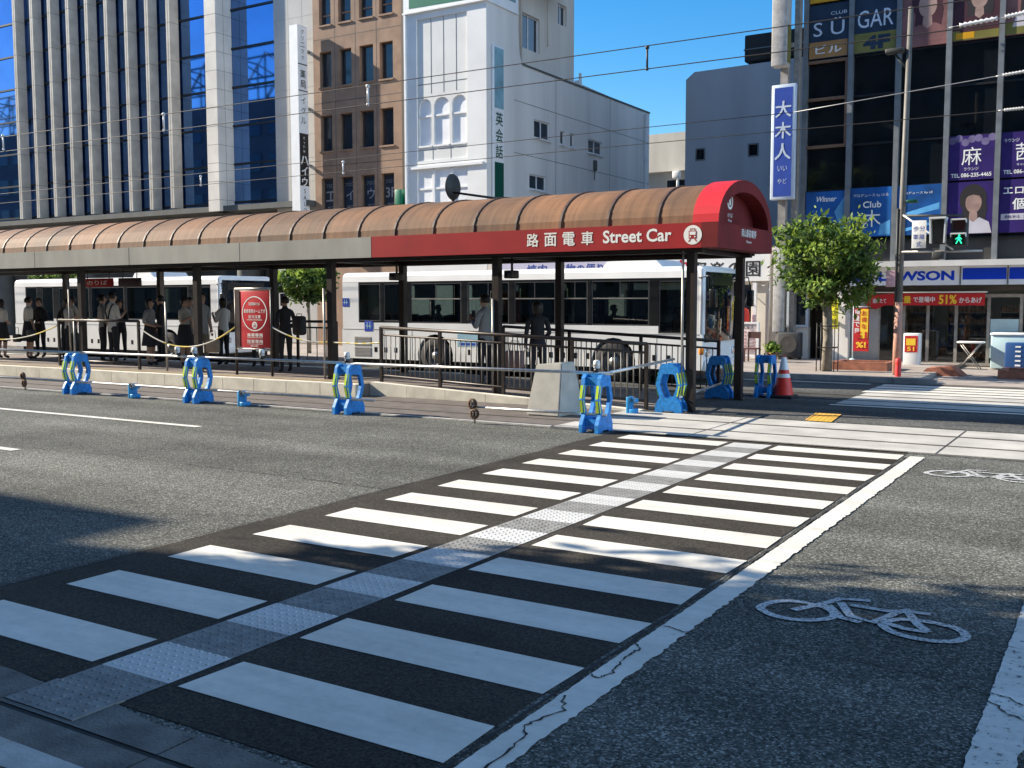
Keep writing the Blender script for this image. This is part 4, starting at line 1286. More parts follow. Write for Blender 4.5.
# white corner building
t = thing('corner_building', (-23.3, 40, .13), 'white corner building with arched panels and a plain grey flank', 'building')
x0, x1 = -25.26, -21.4
rec = (-24.68, -22.28, 7.55, 13.05)
low = (-24.68, -22.28, 4.9, 7.22)
g = MB(); facade_y(g, x0, x1, .13, 13.3, BY, [rec, low], .06, 0)
sideops = [(36.57, 37.91, 8.72, 9.45), (38.80, 39.22, 8.72, 9.30), (39.70, 40.08, 8.72, 9.32), (41.40, 42.80, 8.70, 9.30), (36.2, 37.6, 6.6, 7.2)]
# flank: high front block, curved step, long low roof
pts = [(BY, 13.3), (35.3, 13.3), (35.3, 12.6), (35.42, 11.9), (35.6, 11.48)]
facade_x(g, BY, 35.3, .13, 13.3, x1, [], .1, 1); facade_x(g, 35.3, 48.1, .13, 11.42, x1, sideops, .14, 1)
g.face([(x1, 35.3, 11.42), (x1, 35.62, 11.42), (x1, 35.45, 11.8), (x1, 35.36, 12.3), (x1, 35.3, 13.0)], 1)
g.face([(x0, BY, .13), (x0, BY, 13.3), (x0, 48.1, 13.3), (x0, 48.1, .13)], 0)
g.face([(x0, 35.3, 11.42), (x1, 35.3, 11.42), (x1, 48.1, 11.42), (x0, 48.1, 11.42)], 1)
g.face([(x0, 35.3, 11.42), (x0, 35.3, 13.3), (x1, 35.3, 13.3), (x1, 35.3, 11.42)], 1)
g.face([(x0, 48.1, .13), (x0, 48.1, 13.3), (x1, 48.1, 11.42), (x1, 48.1, .13)], 1)
g.build('wall', M('white_wall', 'white_side'), t)
g = MB(); g.box(-21.44, -21.37, 35.62, 48.13, 11.421, 11.5); g.build('roof_edge', M('soffit'), t)
# recessed front: panel sheet with three arches cut out
yb = BY + .06
g = MB()
AX = [(-24.62, -24.02), (-23.90, -23.16), (-23.04, -22.36)]
for a, b in ((rec[0], AX[0][0]), (AX[0][1], AX[1][0]), (AX[1][1], AX[2][0]), (AX[2][1], rec[1])):
    g.face([(a, yb, 8.15), (b, yb, 8.15), (b, yb, 9.65), (a, yb, 9.65)])
g.face([(rec[0], yb, rec[2]), (rec[1], yb, rec[2]), (rec[1], yb, 8.15), (rec[0], yb, 8.15)])
for a, b in AX:
    m_ = (a + b) / 2; r_ = (b - a) / 2
    ar = [(m_ - r_ * math.cos(PI * k / 14), 9.65 + .32 * math.sin(PI * k / 14)) for k in range(15)]
    for k in range(14):
        (xa, za), (xb, zb_) = ar[k], ar[k + 1]
        g.face([(xa, yb, za), (xb, yb, zb_), (xb, yb, 10.1), (xa, yb, 10.1)])
        g.face([(xa, yb, za), (xa, yb + .08, za), (xb, yb + .08, zb_), (xb, yb, zb_)])
    g.face([(a, yb, 8.15), (a, yb + .08, 8.15), (a, yb + .08, 9.65), (a, yb, 9.65)]); g.face([(b, yb, 8.15), (b, yb, 9.65), (b, yb + .08, 9.65), (b, yb + .08, 8.15)])
    g.face([(a, yb, 8.15), (b, yb, 8.15), (b, yb + .08, 8.15), (a, yb + .08, 8.15)])
for a, b in ((rec[0], AX[0][0]), (AX[0][1], AX[1][0]), (AX[1][1], AX[2][0]), (AX[2][1], rec[1])):
    g.face([(a, yb, 9.65), (b, yb, 9.65), (b, yb, 10.1), (a, yb, 10.1)])
g.face([(rec[0], yb, 10.1), (rec[1], yb, 10.1), (rec[1], yb, rec[3]), (rec[0], yb, rec[3])])
for x in (-24.02, -23.42, -22.82):
    g.box(x - .01, x + .01, yb - .006, yb + .01, 10.15, 13.04, 1)
g.box(rec[0] + .01, rec[1] - .01, yb - .007, yb + .01, 10.52, 10.545, 1)
for x in (-23.96, -23.10): g.box(x - .01, x + .01, yb - .006, yb + .01, 7.58, 8.1, 1)
g.build('front_panel', M('panel_wall', 'soffit'), t)
for a, b in AX:
    g = MB()
    m_ = (a + b) / 2; r_ = (b - a) / 2
    ar = [(m_ - r_ * math.cos(PI * k / 14), 9.65 + .32 * math.sin(PI * k / 14)) for k in range(15)]
    g.face([(a, yb + .075, 8.15), (b, yb + .075, 8.15)] + [(p[0], yb + .075, p[1]) for p in reversed(ar)])
    w = g.build('arched_window', M('arch_infill'), t)
    g = MB(); g.box(a + .01, b - .01, yb + .02, yb + .07, 9.26, 9.33); g.box(a, b, yb - .05, yb - .002, 8.08, 8.15); g.build('transom', M('trim_white'), w)
yl = BY + .06
for a, b in ((-24.68, -23.98), (-23.86, -23.12), (-23.0, -22.28)):
    g = MB(); g.face([(a, yl, 4.9), (b, yl, 4.9), (b, yl, 7.22), (a, yl, 7.22)]); w = g.build('window', M('arch_infill'), t)
    g = MB(); g.box(a + .005, b - .005, yl - .04, yl - .003, 6.42, 6.49); g.box(b, b + .12 if b < -22.5 else b + .001, yl - .05, yl - .002, 4.9, 7.2); g.build('transom', M('trim_white'), w)
g = MB(); g.box(x0 - .05, x1 + .05, BY - .10, 35.3, 13.3, 13.36); g.box(x0 + .3, x1 - .15, BY - .08, BY - .002, 7.24, 7.34); g.box(x0 + .02, x0 + .10, BY - .1, BY - .004, 4.5, 13.28); g.build('cornice', M('trim_white'), t)
g = MB(); g.box(x0 - .02, x1 + .02, BY - .05, 35.3, 13.361, 17.5); b = g.build('sign_attic', M('trim_white'), t)
g = MB(); g.face([(-25.0, BY - .056, 13.50), (-21.7, BY - .056, 13.44), (-21.7, BY - .056, 17.3), (-25.0, BY - .056, 17.3)]); g.face([(x1 + .024, 33.4, 13.7), (x1 + .024, 35.1, 13.7), (x1 + .024, 35.1, 17.3), (x1 + .024, 33.4, 17.3)], 1); g.build('green_panel', M('green_sign', 'sky_blurred'), b)
for a, b_, c, d in sideops:
    g = MB(); xx = x1 - .10
    g.ring([(a, c), (b_, c), (b_, d), (a, d)], [(a + .05, c + .05), (b_ - .05, c + .05), (b_ - .05, d - .05), (a + .05, d - .05)], 'X', xx - .03, xx + .03)
    if b_ - a > .6: g.box(xx - .028, xx + .028, (a + b_) / 2 - .03, (a + b_) / 2 + .03, c + .05, d - .05)
    g.box(x1 + .002, x1 + .08, a - .04, b_ + .04, c - .06, c - .005)
    w = g.build('window', M('trim_white'), t)
    g = MB(); g.face([(xx, a + .04, c + .04), (xx, b_ - .04, c + .04), (xx, b_ - .04, d - .04), (xx, a + .04, d - .04)]); g.build('pane', M('window_glass'), w)
g = MB(); g.rbox(x1 + .002, x1 + .10, 41.9, 42.15, 7.95, 8.4, .02); g.path([(x1 + .05, 42.0, 8.0), (x1 + .05, 41.95, 7.5)], .02, 6); g.build('vent_pipe', M('soffit'), t)
g = MB(); g.tube((x1 - .15, 40.9, 11.5), (x1 - .15, 40.9, 12.1), .07); g.rbox(x1 - .3, x1 - .02, 40.6, 40.85, 11.5, 11.75, .03); g.build('roof_vent', M('porcelain'), t)
g = MB()
for z in (7.9, 9.95): g.box(x1 + .001, x1 + .006, 35.0, 48.1, z, z + .02)
for y_ in (38.4, 43.6): g.box(x1 + .001, x1 + .005, y_, y_ + .02, .2, 11.4)
g.build('wall_joint', M('soffit'), t)
g = MB(); g.tube((x1 + .08, 47.5, .2), (x1 + .08, 47.5, 11.3), .055)
for z in (3, 6, 9): g.box(x1 + .001, x1 + .14, 47.44, 47.56, z, z + .05)
g.build('drain_pipe', M('white_side'), t)
# green banner sign wrapping the corner
t = thing('corner_sign', (-21.36, 33.3, 5.0), 'tall green and pale sign strip on the corner of the white building', 'sign')
g = MB(); g.rbox(x1 + .006, x1 + .13, 33.30, 34.08, 4.8, 11.75, .04); b = g.build('sign_box', M('trim_white'), t)
g = MB(); g.face([(x1 + .134, 33.36, 4.85), (x1 + .134, 34.02, 4.85), (x1 + .134, 34.02, 7.35), (x1 + .134, 33.36, 7.35)], 0); g.face([(x1 + .134, 33.36, 9.4), (x1 + .134, 34.02, 9.4), (x1 + .134, 34.02, 11.68), (x1 + .134, 33.36, 11.68)], 1); g.face([(x1 + .134, 33.36, 7.36), (x1 + .134, 34.02, 7.36), (x1 + .134, 34.02, 9.39), (x1 + .134, 33.36, 9.39)], 2)
g.build('sign_face', M('green_dark', 'sky_blurred', 'trim_white'), b)
g = MB()
for i, ch in enumerate('英会話'): g.text(ch, (x1 + .136, 33.69, 9.0 - i * .62), .5, (0, 1, 0), m=0, bold=.02)
g.build('lettering', M('green_dark'), b)

# beige tower standing behind it
t = thing('tower_block', (-24, 40, .13), 'beige concrete tower rising behind the white corner building', 'building')
tx = -22.3
tops = [(37.0, 38.6, 12.55, 14.0), (40.2, 41.0, 14.2, 15.1), (36.2, 36.75, 12.2, 15.5), (37.0, 38.6, 16.2, 17.8), (40.2, 41.0, 17.4, 18.4)]
g = MB(); facade_x(g, 35.4, 41.7, .13, 24, tx, tops, .2); shell(g, -29, tx, 35.4, 41.7, .13, 24, skip='r'); g.build('wall', M('tower_wall'), t)
for a, b_, c, d in tops:
    g = MB(); xx = tx - .15
    g.ring([(a, c), (b_, c), (b_, d), (a, d)], [(a + .06, c + .06), (b_ - .06, c + .06), (b_ - .06, d - .06), (a + .06, d - .06)], 'X', xx - .03, xx + .03)
    g.box(xx - .025, xx + .025, (a + b_) / 2 - .03, (a + b_) / 2 + .03, c + .06, d - .06)
    w = g.build('window', M('trim_white'), t)
    g = MB(); g.face([(xx, a + .05, c + .05), (xx, b_ - .05, c + .05), (xx, b_ - .05, d - .05), (xx, a + .05, d - .05)]); g.build('pane', M('window_glass'), w)
g = MB(); g.box(tx + .002, tx + .9, 36.3, 39.9, 15.3, 15.45); g.box(tx + .82, tx + .9, 36.3, 39.9, 15.45, 16.4); g.box(tx + .80, tx + .92, 36.28, 39.92, 16.4, 16.46, 0)
g.build('balcony', M('wire_pale'), t)
g = MB(); g.tube((tx + .06, 36.95, 11.4), (tx + .06, 36.95, 22), .05); g.tube((tx + .06, 39.2, 13), (tx + .06, 39.2, 15.3), .03); g.build('drain_pipe', M('tower_wall'), t)

# pale concrete block far behind in the gap
t = thing('concrete_building', (-26, 62, 0), 'small pale concrete building far back in the gap', 'building')
g = MB(); g.box(-31, -21, 60, 70, 10.1, 12.45); g.box(-31, -21, 60.6, 70, .1, 10.09); g.build('wall', M('raw_concrete'), t)
g = MB(); g.face([(-25.7, 60.59, 8.4), (-24.2, 60.59, 8.4), (-24.2, 60.59, 9.6), (-25.7, 60.59, 9.6)]); w = g.build('window', M('window_glass'), t)
g = MB(); g.box(-25.75, -24.15, 60.5, 60.58, 9.0, 9.06); g.box(-25.0, -24.92, 60.5, 60.58, 8.4, 9.6); g.build('frame', M('trim_white'), w)
g = MB(); g.tube((-24.7, 59.9, 9.9), (-24.7, 59.9, 8.6), .09); g.rbox(-25.0, -24.5, 59.7, 59.99, 9.6, 10.05, .05); g.build('drain_pipe', M('trim_white'), t)

# grey blind wall
t = thing('plain_building', (-14, 50, 0), 'blue grey plain building wall with two tiny windows', 'building')
gw = [(-17.30, -16.84, 8.30, 8.86), (-14.87, -14.38, 8.30, 8.88)]
g = MB(); facade_y(g, -17.8, -9.0, .1, 11.95, 44, gw, .15)
g.face([(-17.8, 44, 11.95), (-9.0, 44, 11.95), (-9.0, 44, 12.35), (-17.4, 44, 12.25)])
shell(g, -17.8, -9, 44, 58, .1, 11.95, skip='f'); g.build('wall', M('grey_wall'), t)
for a, b_, c, d in gw:
    g = MB(); g.ring([(a, c), (b_, c), (b_, d), (a, d)], [(a + .06, c + .06), (b_ - .06, c + .06), (b_ - .06, d - .06), (a + .06, d - .06)], 'Y', 43.98, 44.14); w = g.build('window', M('rb_frame'), t)
    g = MB(); g.face([(a + .05, 44.12, c + .05), (b_ - .05, 44.12, c + .05), (b_ - .05, 44.12, d - .05), (a + .05, 44.12, d - .05)]); g.build('pane', M('dark_glass'), w)
g = MB(); g.box(-12.1, -12.0, 43.9, 43.99, 7.2, 12.2); g.build('drain_pipe', M('grey_wall'), t)
t = thing('roof_tank', (-14.2, 45, 12.35), 'black box tank on the roof of the grey building', 'roof tank')
g = MB(); g.rbox(-15.18, -12.6, 44.2, 46.5, 12.45, 13.6, .06); b = g.build('tank', M('tank_dark'), t)
g = MB(); g.box(-15.2, -12.58, 44.17, 46.53, 12.95, 13.0); g.build('band', M('rb_frame'), b)
g = MB()
for x in (-14.9, -12.9): g.box(x - .1, x + .1, 44.3, 46.4, 12.2, 12.46)
g.build('support', M('tank_dark'), t)

# ------------------------------------------------------------------ dark glass building with the convenience store
t = thing('commercial_building', (-1, 36, .03), 'dark glass commercial building with grey mullions above a convenience store', 'building')
RX0, RX1, RT = -9.36, 9.0, 26.0
g = MB()
shell(g, RX0, RX1, BY + .12, 55, 3.2, RT, skip=''); g.build('wall', M('rb_wall'), t)
BAYS = [-9.30, -7.90, -6.49, -5.07, -3.66, -2.25, -.84, .57, 1.98, 3.39, 4.8, 6.21, 7.62, 9.0]
ROWS = [3.86, 5.50, 6.86, 8.34, 9.56, 11.28, 12.6, 14.1, 15.6, 17.1, 18.6, 20.1, 21.6, 23.1, 24.6]
for a, b in zip(BAYS, BAYS[1:]):
    for c, d in zip(ROWS, ROWS[1:]):
        g = MB(); yy = BY + .09 + random.uniform(-.006, .006)
        g.face([(a + .05, yy, c), (b - .05, yy + random.uniform(-.006, .006), c), (b - .05, yy, d), (a + .05, yy, d)])
        g.build('window', M('dark_glass'), t)
for x in BAYS:
    g = MB(); g.box(x - .075, x + .075, BY - .10, BY + .115, 3.21, RT); g.build('mullion', M('rb_frame'), t)
g = MB()
for z in ROWS:
    g.box(RX0, RX1, BY + .045, BY + .10, z - .03, z + .03)
g.build('transom', M('mullion_dark'), t)
g = MB()
for z in (8.34, 6.86, 9.50): g.box(-9.22, -7.98, BY - .05, BY + .04, z - .04, z + .05)
g.box(-8.06, -7.98, BY - .06, BY + .05, 6.9, 9.5)
g.build('corner_frame', M('corner_bronze'), t)
g = MB(); g.box(RX0 - .0, RX1, BY - .75, BY + .119, 3.02, 3.19); g.build('canopy', M('canopy'), t)
# store room
g = MB()
g.face([(-7.7, BY + .1, .035), (RX1, BY + .1, .035), (RX1, 38.5, .035), (-7.7, 38.5, .035)], 1)
g.face([(-7.7, BY + .1, 2.75), (-7.7, 38.5, 2.75), (RX1, 38.5, 2.75), (RX1, BY + .1, 2.75)], 0)
g.face([(-7.7, 38.5, .03), (RX1, 38.5, .03), (RX1, 38.5, 2.75), (-7.7, 38.5, 2.75)], 0)
g.face([(-7.7, BY, .03), (-7.7, 38.5, .03), (-7.7, 38.5, 2.75), (-7.7, BY, 2.75)], 0)
g.face([(RX1, BY, .03), (RX1, BY, 2.75), (RX1, 38.5, 2.75), (RX1, 38.5, .03)], 0)
g.box(RX0, RX1, BY + .05, BY + .3, 2.30, 3.01, 2)
g.build('store_room', M('store_wall', 'pavement', 'store_dark'), t)
g = MB(); g.box(-8.32, -7.73, BY - .25, BY + .3, .03, 3.01); g.build('pier', M('white_side'), t)
g = MB(); g.box(-9.07, -8.32, BY + .9, BY + 1.0, .03, 3.01); g.box(-9.75, -9.08, BY + .05, BY + .4, .03, 1.14, 1); g.box(-9.75, -9.08, BY + .05, BY + .4, 2.32, 3.01, 1); g.box(-9.08, -8.32, BY + .3, BY + .35, 2.1, 3.0, 0); g.box(-9.12, -9.075, BY + .402, BY + 1.0, .03, 3.01, 0); g.box(-8.318, -8.27, BY + .302, BY + 1.0, .03, 3.01, 0); g.box(-9.07, -8.325, BY + .02, BY + .9, .032, .05, 0); g.build('entrance', M('store_dark', 'white_side'), t)
g = MB(); g.ring([(-9.76, 1.15), (-9.06, 1.15), (-9.06, 2.31), (-9.76, 2.31)], [(-9.68, 1.23), (-9.14, 1.23), (-9.14, 2.23), (-9.68, 2.23)], 'Y', BY - .02, BY + .2); w = g.build('window', M('panel_pale'), t)
g = MB(); g.face([(-9.69, BY + .1, 1.22), (-9.13, BY + .1, 1.22), (-9.13, BY + .1, 2.24), (-9.69, BY + .1, 2.24)]); g.build('pane', M('window_glass'), w)
DX = [-6.9, -6.16, -5.46, -4.66, -3.77, -2.9, -1.6, -.3, 1.0, 2.3, 3.6, 4.9, 6.2, 7.5, 8.9]
for a, b in zip(DX, DX[1:]):
    g = MB(); yy = BY + .2
    g.ring([(a, .06), (b, .06), (b, 2.2), (a, 2.2)], [(a + .045, .14), (b - .045, .14), (b - .045, 2.1), (a + .045, 2.1)], 'Y', yy - .03, yy + .03)
    w = g.build('glass_door' if a in (-5.46, -6.16) else 'shop_window', M('conduit'), t)
    g = MB(); g.face([(a + .04, yy, .13), (b - .04, yy, .13), (b - .04, yy, 2.11), (a + .04, yy, 2.11)]); g.build('pane', M('shop_glass'), w)
    if a in (-3.77, -2.9, -1.6):
        g = MB(); g.box(a + .06, b - .06, yy - .045, yy - .032, .3, 1.05 if a > -3 else 1.46); g.build('window_film', M('freezer'), w)
g = MB(); g.box(-7.7, -6.9, BY + .15, BY + .25, .03, 2.2); g.build('side_panel', M('store_wall'), t)
for x, y in ((-3.2, 33.8), (-2.0, 33.8), (-.8, 33.8), (-5.5, 35.4), (-3.0, 35.4)):
    g = MB(); g.box(x - .5, x + .5, y - .03, y + .03, 2.56, 2.62); g.build('ceiling_lamp', M('tube_light'), t)
# goods shelves inside
def shelf(x0, x1, y, label):
    s_ = thing('store_shelf', ((x0 + x1) / 2, y, .035), label, 'shelf', 'shelves inside the store')
    g = MB(); g.box(x0, x1, y + .36, y + .40, .04, 1.8)
    for k in range(5): g.box(x0, x1, y, y + .36, .12 + k * .37, .15 + k * .37)
    for x in (x0, x1): g.box(x - .02, x + .02, y, y + .4, .035, 1.8)
    g.build('rack', M('shelf'), s_)
    g = MB()
    for k in range(5):
        x = x0 + .04
        while x < x1 - .1:
            w_ = random.uniform(.06, .14); g.box(x, min(x + w_, x1 - .02), y + .02, y + .3, .151 + k * .37, .151 + k * .37 + random.uniform(.12, .26)); x += w_ + .015
    tag(g.build('goods', M('goods'), s_), kind='stuff')
shelf(-6.9, -5.7, 35.6, 'dim goods shelf inside the store behind the pole')
shelf(-5.3, -4.0, 35.9, 'dim goods shelf seen through the glass door of the store')
shelf(-3.8, -1.8, 36.4, 'dim goods shelf inside the store near the pale window film')

# store sign board
t = thing('store_sign', (-2, 32.3, 2.48), 'white and blue illuminated store sign band under the canopy', 'sign')
g = MB(); g.box(-7.72, RX1, BY - .42, BY - .0, 2.47, 3.015); bd = g.build('sign_box', M('store_white'), t)
g = MB()
for a, b in ((-7.66, -7.02), (-4.44, -3.27), (-3.20, -2.03), (-1.96, -.79), (-.72, .45), (.5, 8.9)):
    g.box(a, b, BY - .426, BY - .421, 2.62, 2.96)
g.build('blue_band', M('store_blue'), bd)
g = MB(); g.text('LAWSON', (-5.74, BY - .42, 2.75), .29, m=0, width=2.15, bold=.04)
for a in (-6.98, -4.50, -3.235, -1.995, -.755): g.box(a - .02, a + .02, BY - .44, BY - .421, 2.47, 3.01, 1)
g.build('lettering', M('store_blue', 'rb_frame'), bd)
# red banner
t = thing('shop_banner', (-5.4, 32.5, 2.0), 'long red sale banner hanging under the store sign', 'banner')
g = MB(); g.prism([(-7.25, 1.78), (-6.95, 1.74), (-6.7, 1.86), (-3.86, 1.86), (-3.86, 2.22), (-6.6, 2.22), (-7.2, 2.16)], 'Y', BY - .06, BY - .03); b = g.build('cloth', M('banner_red'), t)
g = MB(); yy = BY - .06
g.text('増量', (-6.15, yy, 2.04), .22, m=1, width=.45, bold=.03); g.text('で登場中', (-5.55, yy, 2.04), .17, m=0, width=.62, bold=.02); g.text('51%', (-4.88, yy, 2.04), .28, m=1, width=.5, bold=.03); g.text('からあげ', (-4.25, yy, 2.02), .17, m=0, width=.62, bold=.02); g.text('揚げたて', (-6.85, yy, 2.0), .14, m=0, width=.4, bold=.02)
g.build('lettering', M('white_letter', 'letter_yellow'), b)
g = MB(); g.tube((-7.2, BY - .045, 2.26), (-3.8, BY - .045, 2.26), .02); g.build('rod', M('trim_white'), t)
# upright banner
t = thing('banner_flag', (-7.25, 32.2, .03), 'upright red and yellow sale flag standing by the store pier', 'banner')
g = MB(); g.box(-7.48, -7.02, 32.39, 32.40, .45, 1.78); b = g.build('cloth', M('banner_red'), t)
g = MB(); g.box(-7.28, -7.05, 32.382, 32.386, .85, 1.75, 1)
for i, ch in enumerate('増量で登'): g.text(ch, (-7.38, 32.388, 1.66 - i * .19), .15, m=0, bold=.02)
for i, ch in enumerate('お得な'): g.text(ch, (-7.17, 32.38, 1.62 - i * .2), .15, m=2, bold=.02)
g.text('51', (-7.25, 32.378, .95), .2, m=2, width=.36, bold=.03); g.text('%!', (-7.25, 32.378, .65), .18, m=1, width=.3, bold=.03)
g.build('lettering', M('white_letter', 'letter_yellow', 'banner_red'), b)
g = MB(); g.tube((-7.5, 32.4, .1), (-7.5, 32.4, 1.85), .012, n=6); g.tube((-7.5, 32.4, 1.82), (-7.0, 32.4, 1.82), .01, n=6); g.build('pole', M('trim_white'), t)
g = MB(); g.lathe([(.001, .20), (.07, .19), (.16, .08), (.20, 0)], (-7.5, 32.4, .03), n=16); g.build('base', M('freezer'), t)
# standing advertisement, folding table, freezers, blue notice box
t = thing('display_stand', (-5.6, 31.6, .03), 'small display stand with a red and yellow poster before the store door', 'display stand')
g = MB(); g.rbox(-5.84, -5.40, 31.5, 31.9, .03, 1.05, .02); b = g.build('stand', M('paper'), t)
g = MB(); g.box(-5.80, -5.44, 31.49, 31.498, .5, .98, 0); g.box(-5.76, -5.50, 31.484, 31.489, .7, .9, 1); g.text('51', (-5.63, 31.484, .6), .12, m=1, width=.2, bold=.02); g.build('poster', M('banner_red', 'letter_yellow'), b)
t = thing('folding_table', (-4.1, 32, .03), 'small white folding table beside the pale window film', 'table')
g = MB(); g.rbox(-4.42, -3.72, 31.7, 32.2, .78, .83, .012); g.build('tabletop', M('paper'), t)
for y in (31.75, 32.15):
    g = MB(); g.tube((-4.35, y, .03), (-3.8, y, .78), .014, n=6); g.build('leg', M('conduit'), t)
    g = MB(); g.tube((-3.8, y, .03), (-4.35, y, .78), .014, n=6); g.build('leg', M('conduit'), t)
t = thing('parcel_box', (-2.8, 31.5, .03), 'dark blue box with white marks in front of the store window', 'box')
g = MB(); g.rbox(-3.12, -2.4, 31.4, 31.9, .05, .83, .02); b = g.build('box_body', M('box_blue'), t)
g = MB()
for k in range(5): g.box(-2.86, -2.72, 31.39, 31.398, .70 - k * .13, .745 - k * .13)
g.build('marks', M('white_letter'), b)
t = thing('chest_freezer', (-3.3, 32.0, .03), 'pale blue cabinet behind the dark blue box at the store front', 'freezer')
g = MB(); g.rbox(-3.55, -1.8, 32.0, 32.7, .06, 1.02, .03); g.build('cabinet', M('freezer'), t)
g = MB(); g.rbox(-3.58, -1.77, 31.97, 32.73, 1.02, 1.08, .015); g.build('lid', M('paper'), t)
t = thing('air_conditioner', (-9.45, 32.5, .13), 'grey outdoor fan unit on the pavement below the shop window', 'air conditioner')
g = MB(); g.rbox(-9.85, -9.12, 32.3, 32.7, .20, 1.0, .05); b = g.build('casing', M('rb_wall'), t)
g = MB(); g.lathe([(.29, -.004), (.27, -.01), (.25, -.008), (.05, -.006), (.001, -.012)], (-9.48, 32.3, .62), 'Y', 24); g.build('fan_grille', M('store_dark'), b)
g = MB()
for x in (-9.75, -9.22): g.box(x - .05, x + .05, 32.3, 32.7, .13, .20)
g.build('foot', M('rubber'), t)
# yellow entrance sign
t = thing('entrance_sign', (-8.14, 32.6, 1.14), 'narrow upright yellow sign on the white pier', 'sign')
g = MB(); g.rbox(-8.26, -8.02, 32.60, 32.66, 1.12, 2.04, .01); b = g.build('panel', M('yellow_sign'), t)
g = MB()
for i, ch in enumerate('貸店舗'): g.text(ch, (-8.14, 32.60, 1.88 - i * .26), .17, m=0)
g.build('lettering', M('letter_black'), b)
g = MB(); g.box(-8.18, -8.1, 32.66, 32.75, 1.3, 1.4); g.box(-8.18, -8.1, 32.66, 32.75, 1.8, 1.9); g.build('bracket', M('mullion_dark'), t)
t = thing('awning_sign', (-8.7, 32.8, 2.1), 'yellow sign panel above the dark doorway', 'sign')
g = MB(); g.rbox(-9.05, -8.34, 32.80, 32.88, 2.10, 2.34, .01); b = g.build('panel', M('yellow_sign'), t)
g = MB(); g.text('貸店舗', (-8.7, 32.8, 2.22), .13, m=0, width=.5); g.build('lettering', M('letter_black'), b)

# billboards on the glass
def board(x0, x1, z0, z1, m, label, paint_fn=None, mats=('white_letter',)):
    b = thing('billboard', ((x0 + x1) / 2, BY - .02, z0), label, 'billboard', 'billboards on the glass building')
    g = MB(); g.box(x0, x1, BY - .035, BY + .03, z0, z1); p = g.build('panel', M(m), b)
    if paint_fn:
        g = MB(); paint_fn(g, BY - .035); g.build('lettering', M(*mats), p)
    return b
def L_(*a):
    def f(g, y):
        for st, x, z, s_, w, m_ in a: g.text(st, (x, y, z), s_, m=m_, width=w, bold=.012)
    return f
def beams(g, y, x0, x1, z0, z1, m):
    pass
def ad1(g, y):
    g.text('Winner', (-8.55, y, 5.22), .17, m=0, width=.62, italic=.3, bold=.02); g.face([(-8.0, y - .004, 4.02), (-7.98, y - .004, 4.02), (-7.98, y - .004, 5.3), (-8.3, y - .004, 4.8)], 1)
    g.text('人', (-8.6, y, 4.5), .5, m=0)
board(-9.2, -7.98, 4.0, 5.46, 'ad_blue', 'blue billboard with italic white lettering behind the tree top', ad1, ('white_letter', 'ad_blue_pale'))
def ad2(g, y):
    g.text('プロデュース by はる', (-7.2, y, 5.26), .11, m=0, width=1.05); g.text('Club', (-7.15, y, 4.98), .2, m=0, width=.55, bold=.015); g.text('木', (-7.15, y, 4.55), .52, m=0)
    g.face([(-6.95, y - .003, 4.04), (-6.60, y - .003, 4.04), (-6.60, y - .003, 4.5), (-6.9, y - .003, 4.35)], 1)
board(-7.82, -6.57, 4.0, 5.50, 'ad_blue', 'blue billboard with the word Club and a large white character', ad2, ('white_letter', 'ad_blue_pale'))
def ad3(g, y):
    g.text('ロデュース by は', (-5.8, y, 5.26), .09, m=0, width=.8)
    g.face([(-6.35, y - .003, 4.5), (-5.2, y - .003, 4.75), (-5.2, y - .003, 4.95), (-6.35, y - .003, 4.62)], 1); g.face([(-6.2, y - .003, 4.1), (-5.2, y - .003, 4.35), (-5.2, y - .003, 4.42), (-6.2, y - .003, 4.2)], 1)
board(-6.41, -5.15, 4.0, 5.50, 'ad_blue', 'blue billboard with pale streaks behind the pedestrian signal', ad3, ('white_letter', 'ad_blue_pale'))
def ad4(g, y):
    g.text('麻', (-4.36, y, 6.25), .52, m=0, bold=-.004); g.text('ラウンジ', (-4.36, y, 5.88), .09, m=0, width=.4); g.text('TEL 086-235-4465', (-4.36, y, 5.70), .12, m=0, width=1.1, bold=.02)
    for k in range(7): disc(g, (-4.9 + k * .18, y, 6.72 + .07 * math.sin(k * 2.2)), .11, (1, 0, 0), (0, 0, 1), 1, 12, .002 + .0004 * k)
board(-4.99, -3.74, 5.56, 6.85, 'ad_purple', 'purple billboard with a brush written character above the portrait poster', ad4, ('white_letter', 'ad_lilac'))
def portrait(g, cx, cz, s_, y, mh, mf, mb_):
    P = lambda pts, m_, d: g.face([(cx + u * s_, y - d, cz + v * s_) for u, v in pts], m_)
    P([(-.42 * math.cos(a) * (1.05), .18 + .52 * math.sin(a)) for a in [k * PI / 8 for k in range(16)]][::-1], mh, .002)
    P([(-.30, .2), (-.34, -.5), (-.1, -.75), (.38, -.72), (.46, -.1), (.36, .25)], mh, .0025)
    P([(.62, -1.0), (.52, -.62), (.22, -.46), (.0, -.56), (-.22, -.48), (-.46, -.66), (-.56, -1.0)][::1], mb_, .003)
    P([(-.10, -.28), (-.12, -.5), (0.02, -.62), (.16, -.5), (.14, -.28)], mf, .0035)
    P([(.02 + .26 * math.cos(a), .06 + .36 * math.sin(a)) for a in [k * PI / 9 for k in range(18)]], mf, .004)
    P([(-.26, .16), (-.2, .42), (.06, .48), (.26, .38), (.3, .12), (.2, .28), (.0, .33), (-.16, .28)], mh, .0045)
def ad5(g, y): portrait(g, -4.28, 4.84, .85, y, 0, 1, 2)
board(-4.99, -3.74, 3.98, 5.50, 'ad_purple', 'purple poster with a long haired woman in a pale blouse', ad5, ('hair_print', 'skin_print', 'blouse_print'))
